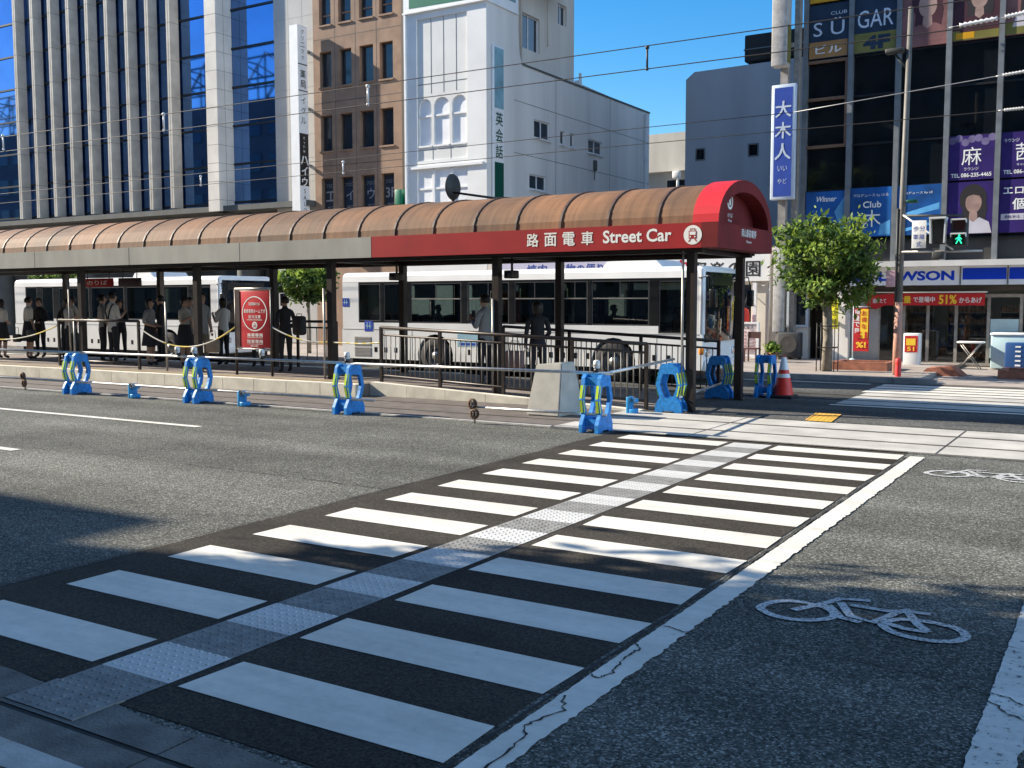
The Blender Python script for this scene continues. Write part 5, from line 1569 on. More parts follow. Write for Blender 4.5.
def ad6(g, y):
    g.text('茜', (-2.95, y, 6.28), .5, m=0); g.text('キャバクラ', (-2.95, y, 5.92), .08, m=0, width=.4); g.text('TEL 086-235-4466', (-2.95, y, 5.72), .12, m=0, width=1.1, bold=.02); g.text('ラウンジ', (-3.3, y, 6.62), .1, m=0, width=.4)
board(-3.58, -2.33, 5.56, 6.85, 'ad_purple', 'purple billboard with slanting white strokes at the frame edge, upper one', ad6)
def ad7(g, y):
    g.text('エロバ', (-3.05, y, 5.2), .22, m=0, width=.85, bold=.02); g.text('個室', (-2.85, y, 4.8), .33, m=0, width=.75, bold=.02); g.box(-3.52, -2.4, y - .004, y - .001, 4.34, 4.52, 1); g.text('無料 24時', (-2.98, y - .006, 4.43), .1, m=2, width=.9)
board(-3.58, -2.33, 3.98, 5.50, 'ad_purple', 'purple billboard with white characters and a pale strip, lower one at the frame edge', ad7, ('white_letter', 'blouse_print', 'ad_purple'))
def ad8(g, y):
    g.text('CLUB', (-8.3, y, 10.95), .10, m=0, width=.5); g.text('S Ü', (-8.6, y, 10.55), .52, m=0, width=.95); g.box(-9.2, -8.02, y - .004, y - .001, 9.62, 10.12, 1); g.text('ビル', (-8.6, y - .006, 9.88), .26, m=2, width=.8, bold=.02)
board(-9.2, -7.98, 9.60, 11.24, 'ad_dark', 'dark club billboard with the first half of a large white word', ad8, ('panel_pale', 'ad_orange', 'paper'))
def ad9(g, y):
    g.text('GAR', (-7.2, y, 10.62), .52, m=0, width=1.05); g.box(-7.82, -6.57, y - .004, y - .001, 9.62, 10.2, 1); g.text('4F', (-7.15, y - .006, 9.9), .42, m=2, width=.8, bold=.05)
board(-7.82, -6.57, 9.60, 11.24, 'ad_dark', 'dark club billboard with the second half of the word and 4F', ad9, ('panel_pale', 'ad_olive', 'ad_dark'))
def ad10(g, y): portrait(g, -5.72, 10.72, 1.0, y, 0, 1, 2)
board(-6.41, -5.15, 9.60, 11.24, 'ad_pink', 'rose coloured club poster with a face', ad10, ('ad_wine', 'skin_print', 'ad_pink'))
def ad11(g, y):
    portrait(g, -4.3, 10.75, .9, y, 0, 1, 2); g.box(-4.99, -3.75, y - .0015, y - .001, 9.62, 9.9, 3); g.box(-4.9, -4.4, y - .004, y - .002, 9.66, 9.84, 4)
board(-4.99, -3.74, 9.60, 11.24, 'ad_wine', 'wine red club poster with a dark haired woman', ad11, ('hair_print', 'skin_print', 'ad_wine', 'ad_olive', 'ad_yellow'))
def ad12(g, y): portrait(g, -2.9, 10.72, .9, y, 0, 1, 2); g.box(-3.58, -2.34, y - .0015, y - .001, 9.62, 9.95, 3)
board(-3.58, -2.33, 9.60, 11.24, 'ad_pink', 'pinkish club poster with an olive strip at the frame edge', ad12, ('hair_print', 'skin_print', 'blouse_print', 'ad_olive'))
board(-9.2, -7.98, 11.33, 12.5, 'ad_yellow', 'plain yellow billboard at the top of the building corner')

# sign column at the building edge
t = thing('sign_column', (-9.85, 32.6, .13), 'sign column with a white box above a tall blue sign at the building edge', 'sign')
g = MB(); g.box(-9.98, -9.74, 32.55, 32.8, .13, 14.0); g.build('post', M('pavement_kerb'), t)
g = MB(); g.box(-9.60, -9.44, 32.70, 33.0, .13, 15.0); g.build('post', M('conduit'), t)
g = MB(); g.rbox(-10.2, -9.42, 32.38, 32.54, 5.22, 8.82, .03); b = g.build('sign_box', M('panel_pale'), t)
g = MB(); g.face([(-10.10, 32.374, 5.32), (-9.52, 32.374, 5.32), (-9.52, 32.374, 8.72), (-10.10, 32.374, 8.72)]); b2_ = g.build('blue_face', M('blue_panel'), b)
g = MB()
for i, ch in enumerate('大木人'): g.text(ch, (-9.81, 32.370, 8.05 - i * .66), .5, m=0, bold=.02)
g.text('いい', (-9.81, 32.37, 6.2), .16, m=0, width=.3); g.text('やど', (-9.81, 32.37, 5.8), .16, m=0, width=.3)
g.build('lettering', M('panel_pale'), b2_)
g = MB(); g.rbox(-10.15, -9.66, 32.1, 32.54, 9.35, 14.5, .03); b = g.build('upper_sign_box', M('kerb_pale'), t)
g = MB(); g.box(-9.655, -9.648, 32.16, 32.5, 9.45, 10.6); g.build('yellow_face', M('ad_olive'), b)
g = MB()
for z in (5.9, 7.9, 10.0, 12.5): g.box(-9.73, -9.61, 32.56, 32.7, z, z + .12)
g.build('bracket', M('conduit'), t)
g = MB(); g.rbox(-10.05, -9.70, 32.44, 32.54, 1.0, 3.75, .02); g.build('white_panel', M('kerb_pale'), t)

# eatery, low white shop front
t = thing('restaurant', (-15.5, 34.5, .13), 'low white restaurant front with a large black lettered sign', 'building')
fops = [(-12.3, -10.95, .13, 2.55), (-15.6, -12.6, .5, 2.4), (-20.8, -16.2, .13, 2.4)]
g = MB(); facade_y(g, -21.38, -10.12, .13, 3.75, BY, fops, .3); shell(g, -21.38, -10.12, BY, 36.8, .13, 3.75, skip='f'); g.build('wall', M('eatery_wall'), t)
for a, b_, c, d in fops:
    g = MB(); g.face([(a, BY + .28, c), (b_, BY + .28, c), (b_, BY + .28, d), (a, BY + .28, d)]); w = g.build('shop_window', M('window_glass'), t)
    g = MB(); x = a + .02
    while x < b_: g.box(x, x + .06, BY + .2, BY + .27, c, d); x += (b_ - a) / 3 - .03
    g.build('frame', M('store_dark'), w)
g = MB(); g.box(-10.84, -10.72, BY - .2, BY - .08, .13, 2.6); g.build('post', M('trim_white'), t)
g = MB(); g.path([(-10.9, BY - .05, 2.62), (-10.5, BY - .1, 2.5), (-10.2, BY - .05, 2.75)], .012, 5); g.tube((-10.35, BY - .04, .2), (-10.3, BY - .04, 3.7), .03); g.build('drain_pipe', M('trim_white'), t)
t = thing('shop_sign', (-12.5, 32.9, 2.7), 'long white shop sign with red and black characters above the restaurant', 'sign')
g = MB(); g.box(-15.0, -10.3, BY - .15, BY - .02, 2.66, 3.55); b = g.build('board', M('trim_white'), t)
g = MB(); y = BY - .15
g.text('焼肉', (-13.75, y, 3.14), .52, m=0, width=1.2, bold=.03)
for i, ch in enumerate('聚楽の園'): g.text(ch, (-12.72 + i * .62, y, 3.06), .5 if ch != 'の' else .42, m=1, bold=.02)
g.build('lettering', M('letter_red', 'letter_black'), b)
t = thing('shop_sign', (-18, 32.9, 2.7), 'lilac shop sign with dark characters seen above the bus roof', 'sign')
g = MB(); g.box(-21.0, -15.3, BY - .15, BY - .02, 2.66, 3.5); b = g.build('board', M('sign_lilac'), t)
g = MB(); g.text('焼肉', (-19.1, BY - .15, 3.15), .42, m=0, width=.85, bold=.02); g.text('名物の便り', (-17.3, BY - .15, 3.15), .42, m=0, width=1.9, bold=.02); g.build('lettering', M('letter_blue'), b)
t = thing('paper_lantern', (-11.05, 32.5, 1.0), 'long red paper lantern hanging at the restaurant entrance', 'lantern')
g = MB(); g.lathe([(.05, .0), (.14, .06), (.17, .2), (.17, .55), (.14, .70), (.05, .76)], (-11.05, 32.6, 1.02), n=18); g.build('shade', M('lantern_red'), t)
g = MB(); g.lathe([(.06, .75), (.06, .80)], (-11.05, 32.6, 1.02), n=12); g.tube((-11.05, 32.6, 1.8), (-11.05, 32.95, 2.3), .012); g.build('hanger', M('letter_black'), t)
t = thing('menu_board', (-10.7, 31.8, .13), 'pale menu board with dense print standing outside the restaurant', 'menu board')
g = MB(); g.rbox(-11.1, -10.3, 31.75, 31.80, .25, 1.30, .01); b = g.build('panel', M('menu_board'), t)
g = MB(); g.ring([(-11.13, .22), (-10.27, .22), (-10.27, 1.33), (-11.13, 1.33)], [(-11.07, .28), (-10.33, .28), (-10.33, 1.27), (-11.07, 1.27)], 'Y', 31.72, 31.83); g.build('frame', M('trim_white'), t)
g = MB(); g.text('お品書き', (-10.7, 31.75, 1.15), .1, m=0, width=.5)
for k in range(6): g.text('焼肉定食 ランチ', (-10.7, 31.75, 1.0 - k * .11), .06, m=1, width=.62)
g.build('lettering', M('letter_black', 'letter_red'), b)
for x in (-11.05, -10.35):
    g = MB(); g.tube((x, 31.78, .13), (x, 31.78, .25), .02); g.build('leg', M('trim_white'), t)
t = thing('wooden_chair', (-10.1, 30.6, .13), 'dark red wooden chair on the pavement by the menu board', 'chair')
g = MB(); g.box(-10.3, -9.9, 30.4, 30.8, .52, .56); g.build('seat', M('wood_red'), t)
g = MB(); g.box(-10.3, -9.9, 30.78, 30.81, .85, 1.05); g.build('backrest', M('wood_red'), t)
for x in (-10.28, -9.92):
    for y in (30.42, 30.79):
        g = MB(); g.box(x - .02, x + .02, y - .02, y + .02, .13, 1.05 if y > 30.5 else .52); g.build('leg', M('wood_red'), t)

# planters, red post
def planter(x0, x1, y0, y1, z, label):
    t = thing('brick_planter', ((x0 + x1) / 2, (y0 + y1) / 2, z), label, 'planter', 'low brick planters on the pavement')
    g = MB(); g.ring([(x0, y0), (x1, y0), (x1, y1), (x0, y1)], [(x0 + .14, y0 + .14), (x1 - .14, y0 + .14), (x1 - .14, y1 - .14), (x0 + .14, y1 - .14)], 'Z', z, z + .22); g.build('edging', M('brick'), t)
    g = MB(); g.box(x0 + .13, x1 - .13, y0 + .13, y1 - .13, z, z + .16); g.build('soil', M('soil'), t)
planter(-7.1, -5.62, 28.2, 29.4, .13, 'low brick planter on the pavement between the tree and the pole')
planter(-2.95, 1.5, 28.2, 29.6, .03, 'low brick planter in front of the dark blue box')
g = MB(); g.prism([(-4.9, 0.03), (-3.8, 0.03), (-4.1, .28), (-4.7, .22)], 'Y', 28.6, 29.4)
tag(g.build('loading_ramp', M('brick'), origin=(-4.4, 29, .03)), 'reddish wedge ramp on the pavement before the store door', 'ramp')
t = thing('bollard', (-5.0, 26.4, .13), 'short bright red post at the foot of the signal pole', 'bollard')
g = MB(); g.lathe([(.075, 0), (.075, .40), (.06, .45), (.001, .46)], (-5.0, 26.4, .13), n=16); g.build('post', M('post_red'), t)
g = MB(); g.lathe([(.077, .30), (.078, .36)], (-5.0, 26.4, .13), n=16); g.build('collar', M('cone_red'), t)

# ------------------------------------------------------------------ signal pole
t = thing('signal_pole', (-5.13, 27.0, .13), 'tall grey signal pole with a salmon sleeve and lit green pedestrian signal', 'signal pole')
g = MB(); g.path([(-5.15, 27, .13), (-5.12, 27, 4.5), (-5.06, 27, 9.2)], [.085, .078, .06], 14); pl = g.build('pole', M('pole_grey'), t)
g = MB(); g.path([(-5.16, 27, .14), (-5.145, 27, 1.97)], [.10, .096], 14); g.build('sleeve', M('pole_sleeve'), pl)
g = MB(); g.path([(-5.22, 26.96, 1.6), (-5.22, 26.95, 4.3)], .03, 8); g.build('conduit', M('signal_dark'), pl)
g = MB(); g.rbox(-5.62, -5.18, 26.86, 27.1, 8.12, 8.24, .03); g.tube((-5.4, 27, 8.1), (-5.1, 27, 7.7), .03); g.build('top_fitting', M('signal_dark'), t)
g = MB(); g.tube((-5.1, 26.95, 4.12), (-3.68, 26.95, 4.06), .03); g.build('arm', M('signal_dark'), t)
g = MB(); g.tube((-5.1, 26.95, 3.22), (-3.25, 26.95, 3.20), .03); g.build('arm', M('conduit'), t)
g = MB(); g.tube((-5.08, 26.9, 4.13), (-3.9, 26.9, 3.24), .022); g.build('brace', M('signal_white'), t)
g = MB(); g.rbox(-3.95, -3.57, 26.75, 26.98, 3.32, 3.98, .03); hd = g.build('signal_head', M('signal_dark'), t)
g = MB()
for z in (3.82, 3.48): 
    g.prism([(-3.93, z + .15), (-3.59, z + .15), (-3.59, z + .05), (-3.6, z + .12), (-3.92, z + .12), (-3.93, z + .05)], 'Y', 26.58, 26.75)
g.build('visor', M('signal_white'), hd)
g = MB(); g.box(-3.89, -3.63, 26.742, 26.749, 3.69, 3.94); g.build('red_lens', M('lens_red_off'), hd)
g = MB(); g.box(-3.89, -3.63, 26.742, 26.749, 3.36, 3.61); g.build('green_lens', M('lens_dark'), hd)
g = MB()
P = lambda pts: g.face([(-3.76 + u * .1, 26.738, 3.485 + v * .1) for u, v in pts])
disc(g, (-3.75, 26.742, 3.572), .024, (1, 0, 0), (0, 0, 1), 0, 12)
P([(-.25, .55), (.3, .55), (.3, -.1), (-.2, -.1)]); P([(-.25, .5), (-.8, .05), (-.7, -.1), (-.15, .25)]); P([(.3, .5), (.75, .0), (.65, -.12), (.2, .2)]); P([(-.2, -.05), (.08, -.05), (-.45, -1.1), (-.7, -1.05)]); P([(.02, -.05), (.3, -.05), (.8, -1.05), (.5, -1.1)])
g.build('walking_figure', M('green_lit'), hd)
g = MB(); g.rbox(-4.38, -4.08, 26.82, 26.98, 3.38, 3.98, .02); h2 = g.build('side_signal_head', M('signal_dark'), t)
g = MB(); g.box(-4.42, -4.04, 26.55, 26.98, 3.985, 4.03); g.prism([(-4.42, 3.985), (-4.39, 3.985), (-4.37, 3.4), (-4.40, 3.4)], 'Y', 26.6, 26.9); g.prism([(-4.04, 3.985), (-4.07, 3.985), (-4.09, 3.4), (-4.06, 3.4)], 'Y', 26.6, 26.9); g.build('visor', M('signal_white'), h2)
g = MB(); g.rbox(-4.36, -4.1, 26.75, 26.98, 3.02, 3.2, .02); g.build('fitting', M('signal_dark'), t)
g = MB(); g.rbox(-4.86, -4.53, 26.88, 26.91, 3.30, 3.98, .006); ps = g.build('sign_plate', M('paper'), t)
g = MB()
for i, ch in enumerate('歩車分離'): g.text(ch, (-4.77 if i < 2 else -4.62, 26.88, 3.78 - (i % 2) * .2), .13, m=0)
g.text('式', (-4.69, 26.88, 3.40), .13, m=0); g.build('lettering', M('letter_blue'), ps)
g = MB(); g.rbox(-5.0, -4.75, 26.8, 27.0, 4.42, 4.5, .02); g.build('green_lamp', M('green_dark'), t)
g = MB(); g.rbox(-5.45, -5.23, 26.9, 26.93, 2.35, 2.75, .005); g.build('small_plate', M('letter_pink'), t)

# ------------------------------------------------------------------ trees
def tree(cx, cy, z0, cz, rx, ry, rz, nclump, nleaf, trunk_r, label, lean=(0, 0), ls=.095, cat='tree', group='street trees'):
    t = thing('street_tree', (cx, cy, z0), label, cat, group)
    fork = (cx + lean[0], cy + lean[1], cz - rz * .72)
    g = MB()
    g.path([(cx, cy, z0), (cx + lean[0] * .3 + .02, cy, z0 + (fork[2] - z0) * .4), (cx + lean[0] * .8 - .02, cy + lean[1], z0 + (fork[2] - z0) * .8), fork], [trunk_r * 1.15, trunk_r, trunk_r * .92, trunk_r * .85], 10)
    cl = []
    for i in range(nclump):
        while True:
            p = Vector((random.uniform(-1, 1), random.uniform(-1, 1), random.uniform(-1, 1)))
            if .25 < p.length < 1: break
        p = p.normalized() * (p.length ** .45)
        k = random.uniform(.62, 1.2)
        cl.append(Vector((cx + lean[0] + p.x * rx * k, cy + lean[1] + p.y * ry * k, cz + p.z * rz * k)))
    for c in cl[::max(1, nclump // 14)]:
        mid = Vector(fork).lerp(c, .5) + Vector((0, 0, .15))
        g.path([fork, tuple(mid), tuple(c)], [trunk_r * .5, trunk_r * .28, trunk_r * .08], 6)
    g.build('trunk', M('bark'), t)
    g = MB()
    for c in cl:
        rr = random.uniform(.16, .30) * rx / 1.2
        tone = random.random()
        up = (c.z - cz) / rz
        for q in range(nleaf):
            d = Vector((random.gauss(0, 1), random.gauss(0, 1), random.gauss(0, .8))) * rr * .62
            p = c + d
            n_ = Vector((random.gauss(0, 1), random.gauss(0, 1), random.gauss(.6, 1))).normalized()
            a = n_.orthogonal().normalized(); a.rotate(Matrix.Rotation(random.uniform(0, 6.28), 3, n_)); b = n_.cross(a)
            s_ = ls * random.choice((.55, .75, .9, 1.05, 1.25, 1.5))
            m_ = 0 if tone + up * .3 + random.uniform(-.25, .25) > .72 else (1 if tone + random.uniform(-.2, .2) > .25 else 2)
            g.face([p - a * s_ * .9, p - b * s_ * .38 + a * s_ * .05, p + a * s_ * .9, p + b * s_ * .38 + a * s_ * .05], m_)
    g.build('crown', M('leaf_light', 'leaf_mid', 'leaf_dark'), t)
    return t
tr = tree(-7.03, 27.5, .13, 3.12, 1.28, 1.2, 1.14, 125, 56, .125, 'bushy green street tree with a pale trunk beside the store', (-.0, 0))
tree(-25.6, 27.6, .13, 2.68, .98, .95, .72, 90, 60, .06, 'small clipped green tree seen between the two buses')
tree(-40.5, 27.6, .13, 3.2, 1.2, 1.2, 1.0, 60, 50, .08, 'shaded street tree beyond the westmost bus')
t = thing('tree_guard', (-7.03, 27.5, .13), 'dark iron guard rods round the pale tree trunk', 'tree guard')
for dx, dy in ((-.22, -.2), (.24, -.2), (.24, .22), (-.22, .22)):
    g = MB(); g.tube((-7.03 + dx, 27.5 + dy, .13), (-7.03 + dx, 27.5 + dy, 1.42), .016, n=6); g.build('rod', M('guard_iron'), t)
for z in (.75, 1.32):
    g = MB(); g.ring([(-7.26, 27.29), (-6.78, 27.29), (-6.78, 27.73), (-7.26, 27.73)], [(-7.25, 27.305), (-6.795, 27.305), (-6.795, 27.715), (-7.245, 27.715)], 'Z', z, z + .03); g.build('hoop', M('guard_iron'), t)
# potted plant at the restaurant
t = thing('potted_plant', (-9.3, 30.9, .13), 'small leafy potted plant on the pavement behind the cone', 'plant')
g = MB(); g.lathe([(.001, .01), (.12, .01), (.17, .3), (.15, .3), (.14, .26), (.001, .26)], (-9.55, 30.9, .13), n=16); g.build('pot', M('brick'), t)
g = MB()
for q in range(500):
    d = Vector((random.gauss(0, .10), random.gauss(0, .10), random.gauss(.12, .09))); p = Vector((-9.55, 30.9, .42)) + d
    n_ = Vector((random.gauss(0, 1), random.gauss(0, 1), random.gauss(.6, 1))).normalized(); a = n_.orthogonal().normalized(); b = n_.cross(a)
    g.face([p - a * .06, p - b * .03, p + a * .06, p + b * .03], random.choice((0, 1, 2)))
g.build('foliage', M('leaf_light', 'leaf_mid', 'leaf_dark'), t)

# ------------------------------------------------------------------ overhead wires
def wire(p0, p1, label, r=.008, m='wire', sag=.0, n=24):
    p0, p1 = Vector(p0), Vector(p1); pts = []
    for i in range(n + 1):
        u = i / n; p = p0.lerp(p1, u); p.z -= sag * 4 * u * (1 - u); pts.append(p)
    g = MB(); g.path(pts, r, 6)
    return tag(g.build('overhead_wire', M(m), origin=tuple(p0)), label, 'wire', 'overhead tram wires')
wire((-60, 15.4, 6.25), (25, 15.4, 6.08), 'topmost dark wire crossing the sky from the glass offices', sag=.05)
wire((-60, 15.4, 5.85), (25, 15.4, 5.66), 'dark contact wire just below the topmost wire', sag=.0)
wire((-60, 21.5, 5.70), (-6.3, 21.5, 5.93), 'wire crossing the white and grey buildings above the shelter', sag=.0)
wire((-6.3, 21.5, 5.93), (25, 21.5, 8.35), 'pale wire rising across the dark glass building', m='wire_pale', sag=.0)  # lighter copy of the dark wire, sunlit metal put into its colour
wire((-60, 21.5, 5.42), (25, 21.5, 5.68), 'lowest wire running just above the shelter roof', m='wire', sag=.02)
def hanger(x, y, z0, z1, label, m='porcelain', r=.02):
    g = MB(); g.tube((x, y, z0), (x, y, z1), r, n=8); g.ball((x, y, z1), r * 2.0, 8); g.ball((x, y, z0), r * 1.6, 8)
    tag(g.build('wire_hanger', M(m), origin=(x, y, z0)), label, 'wire hanger', 'hangers between the tram wires')
hanger(-24.45, 15.4, 5.82, 6.16, 'white wire hanger in front of the westmost stone fin')
hanger(-18.46, 15.4, 5.77, 6.12, 'white wire hanger in front of the stone fins of the glass offices')
hanger(-12.68, 15.4, 5.75, 6.09, 'white wire hanger in front of the brown building')
hanger(-6.90, 15.4, 5.73, 6.07, 'dark wire hanger against the sky', 'wire', .018)
hanger(-24.2, 21.5, 5.50, 5.76, 'white lower wire hanger in front of the glass offices')
hanger(-18.6, 21.5, 5.49, 5.79, 'white lower wire hanger in front of the brown building')
# insulators on the wires near the store building
def insulator(p0, p1, y, label):
    t = thing('wire_insulator', ((p0[0] + p1[0]) / 2, y, min(p0[1], p1[1])), label, 'insulator', 'white insulators near the glass building')
    a, b = Vector((p0[0], y, p0[1])), Vector((p1[0], y, p1[1]))
    g = MB(); n = 7
    k = .55 if y < 30 else 1.2; g.path([a.lerp(b, i / 14) for i in range(15)], [.03 * k if i % 2 else .065 * k for i in range(15)], 10); g.build('sheds', M('porcelain'), t)
    g = MB(); g.tube(tuple(a), tuple(a - (b - a) * .3), .012); g.tube(tuple(b), tuple(b + (b - a) * .3), .012); g.build('rod', M('wire_pale'), t)
insulator((-4.75, 9.97), (-3.76, 10.03), 32.6, 'long white insulator west of the mullion at the club posters')
insulator((-3.56, 10.04), (-2.9, 10.10), 32.6, 'white insulator east of the mullion at the frame edge')
insulator((-2.35, 6.235), (-1.95, 6.265), 21.5, 'white insulator on the pale rising wire')
insulator((-2.3, 5.585), (-1.95, 5.59), 21.5, 'white insulator on the lowest wire above the purple billboard')

# ------------------------------------------------------------------ people
def person(loc, face, H, label, shirt, legs, pose='stand', hair='short', sleeve='short', skirt=None, strap=None, group='people waiting at the tram stop', shoe='shoe_black', lean=0.0, head_turn=0.0):
    """one continuous skinned body; face is the heading in degrees (0 looks along +Y, 90 along -X)"""
    k = H / 1.70
    J, E, Rr = [], [], []
    def j(p, r, parent=None):
        J.append(Vector(p)); Rr.append(r if isinstance(r, tuple) else (r, r))
        if parent is not None: E.append((parent, len(J) - 1))
        return len(J) - 1
    seg = {}
    def S(a, b, reg): seg[(a, b)] = reg
    sit = pose == 'sit'
    hz = .48 if sit else .93
    dz = hz - .93
    pel = j((0, 0, hz), (.155, .11))
    wai = j((0, .01 + lean * .3, 1.10 + dz), (.135, .095), pel); che = j((0, .01 + lean * .6, 1.27 + dz), (.155, .105), wai); up = j((0, 0.0 + lean, 1.39 + dz), (.12, .085), che)
    nek = j((0, .01 + lean * 1.1, 1.475 + dz), (.052, .055), up)
    hb = j((0, .025 + lean * 1.2, 1.535 + dz), (.065, .08), nek); hm = j((0, .025 + lean * 1.3, 1.605 + dz), (.078, .098), hb); ht = j((0, .012 + lean * 1.3, 1.675 + dz), (.055, .07), hm)
    for a, b in ((pel, wai), (wai, che), (che, up)): S(a, b, 'shirt')
    for a, b in ((up, nek), (nek, hb), (hb, hm), (hm, ht)): S(a, b, 'skin')
    hands = []
    arms = {'stand': ('down', 'down'), 'phone': ('phone', 'phone'), 'bag': ('down', 'hold'), 'sit': ('lap', 'lap'), 'walk': ('fwd', 'back'), 'hold': ('hold', 'hold'), 'hip': ('down', 'phone')}[pose]
    for s_, a_ in ((-1, arms[0]), (1, arms[1])):
        sh_ = j((s_ * .165, lean, 1.375 + dz), (.062, .062), up)
        if a_ == 'down': el, wr, dr = (s_ * .215, -.02, 1.12 + dz), (s_ * .225, .04, .88 + dz), Vector((0, .25, -1))
        elif a_ == 'phone': el, wr, dr = (s_ * .20, .05, 1.10 + dz), (s_ * .08, .27, 1.24 + dz), Vector((-s_ * .3, .6, .8))
        elif a_ == 'hold': el, wr, dr = (s_ * .23, -.04, 1.11 + dz), (s_ * .12, .18, 1.02 + dz), Vector((-s_ * .6, .8, 0))
        elif a_ == 'lap': el, wr, dr = (s_ * .21, .02, 1.12 + dz), (s_ * .12, .24, 1.0 + dz), Vector((-s_ * .3, 1, -.2))
        elif a_ == 'fwd': el, wr, dr = (s_ * .21, .08, 1.12 + dz), (s_ * .2, .26, .95 + dz), Vector((0, .6, -.8))
        else: el, wr, dr = (s_ * .22, -.12, 1.13 + dz), (s_ * .22, -.18, .9 + dz), Vector((0, -.1, -1))
        e_ = j(el, .046, sh_); w_ = j(wr, (.030, .034), e_); dr.normalize()
        h_ = j(Vector(wr) + dr * .07, (.028, .040), w_)
        S(up, sh_, 'shirt'); S(sh_, e_, 'shirt'); S(e_, w_, 'shirt' if sleeve == 'long' else 'skin'); S(w_, h_, 'skin')
        hands.append((Vector(wr) + dr * .07, dr, s_))
    for s_ in (-1, 1):
        if sit: hp, kn, an, to = (s_ * .09, .02, hz - .01), (s_ * .11, .42, hz + .0), (s_ * .11, .44, .09), (s_ * .12, .58, .04)
        elif pose == 'walk': hp, kn, an, to = (s_ * .09, 0, .88), (s_ * .09, .12 * s_ + .05, .50), (s_ * .09, .28 * s_ - .03, .09), (s_ * .09, .28 * s_ + .12, .04)
        else: hp, kn, an, to = (s_ * .09, 0, .88), (s_ * .10, .02, .49), (s_ * .105, -.02, .09), (s_ * .12, .13, .04)
        a = j(hp, .092, pel); b = j(kn, .062, a); c = j(an, .042, b); d = j(to, (.042, .032), c)
        S(pel, a, 'legs'); S(a, b, 'legs'); S(b, c, 'legs' if not skirt else 'skin'); S(c, d, 'shoe')
    me = bpy.data.meshes.new('person')
    me.from_pydata([tuple(v) for v in J], E, [])
    ob = bpy.data.objects.new('person', me); COL.objects.link(ob)
    md = ob.modifiers.new('skin', 'SKIN'); md.use_smooth_shade = True
    for i, v in enumerate(me.skin_vertices[0].data):
        v.radius = Rr[i]; v.use_root = (i == 0)
    sb = ob.modifiers.new('sub', 'SUBSURF'); sb.levels = 1; sb.render_levels = 1
    bpy.context.view_layer.update()
    body = bpy.data.meshes.new_from_object(ob.evaluated_get(bpy.context.evaluated_depsgraph_get()))
    bpy.data.objects.remove(ob); bpy.data.meshes.remove(me)
    g = MB(); slots = ['skin', 'shirt', 'legs', 'shoe']
    g.v = [tuple(v.co) for v in body.vertices]
    def region(c):
        best = None
        for (a, b), r in seg.items():
            A, B = J[a], J[b]; d = B - A
            u = max(0, min(1, (c - A).dot(d) / max(1e-6, d.length_squared)))
            q = (c - (A + d * u)).length - (Rr[a][0] * (1 - u) + Rr[b][0] * u)
            if best is None or q < best[0]: best = (q, r)
        return slots.index(best[1])
    for p in body.polygons:
        g.f.append(tuple(p.vertices)); g.m.append(region(p.center)); g.sm.append(True)
    bpy.data.meshes.remove(body)
    for hp, dr, s_ in hands:                       # palm ends in four bent fingers and a thumb
        side = dr.cross(Vector((0, 1, 0)) if abs(dr.y) < .8 else Vector((0, 0, 1))).normalized(); curl = dr.cross(side).normalized()
        for q in range(4):
            b0 = hp + side * ((q - 1.5) * .017) + dr * .015; ln = (.062, .072, .068, .052)[q]
            g.path([b0, b0 + dr * ln * .55, b0 + dr * ln * .9 + curl * ln * .35], [.009, .0085, .006], 5, 0)
        b0 = hp + side * .03 - dr * .03; g.path([b0, b0 + side * .02 + dr * .03, b0 + side * .022 + dr * .058 + curl * .01], [.010, .009, .007], 5, 0)
    hc = J[hm]
    g.ball((hc.x, hc.y + .098, hc.z - .01), (.012, .018, .022), 8, 0)
    for s_ in (-1, 1):
        g.ball((hc.x + s_ * .08, hc.y - .005, hc.z - .005), (.010, .02, .03), 8, 0)
        g.ball((hc.x + s_ * .031, hc.y + .088, hc.z + .02), (.011, .006, .007), 8, 3)
    g.ball((hc.x, hc.y + .088, hc.z - .052), (.022, .006, .006), 8, 1 if False else 0)
    Mx = Matrix.Translation(Vector(loc)) @ Matrix.Rotation(rad(face), 4, 'Z') @ Matrix.Scale(k, 4)
    def place(mb):
        mb.v = [tuple(Mx @ Vector(v)) for v in mb.v]; return mb
    root = place(g).build('person', M('skin', shirt, legs, shoe), origin=loc)
    tag(root, label, 'person', group)
    # hair
    bm = bmesh.new(); bmesh.ops.create_uvsphere(bm, u_segments=18, v_segments=12, radius=1)
    dele = [v for v in bm.verts if (v.co.y > .38 and v.co.z < .42) or (v.co.z < (-.55 if hair == 'short' else -.9))]
    bmesh.ops.delete(bm, geom=dele, context='VERTS')
    for v in bm.verts:
        z = v.co.z
        v.co = Vector((hc.x + v.co.x * (.098 if hair == 'short' else .108), hc.y - .012 + v.co.y * .118, hc.z + .015 + z * (.112 if z > 0 else (.105 if hair == 'short' else .20))))
    bmesh.ops.solidify(bm, geom=list(bm.faces), thickness=.012)
    g = MB(); g.frombm(bm, 0, True); place(g).build('hair', M('hair_black'), root)
    if skirt:
        g = MB(); n = 24; prof = [(.148, .115, 1.06 + dz), (.175, .14, .92 + dz), (.215, .18, .66 + dz), (.24, .20, .52 + dz)]
        for (a, b, z), (a2, b2, z2) in zip(prof, prof[1:]):
            for q in range(n):
                A = lambda u, w, z_, q_: ((u * (1 + .05 * (q_ % 2))) * math.cos(2 * PI * q_ / n), (w * (1 + .05 * (q_ % 2))) * math.sin(2 * PI * q_ / n), z_)
                g.face([A(a, b, z, q), A(a2, b2, z2, q), A(a2, b2, z2, (q + 1) % n), A(a, b, z, (q + 1) % n)], 0, True)
        place(g).build('skirt', M(skirt), root)
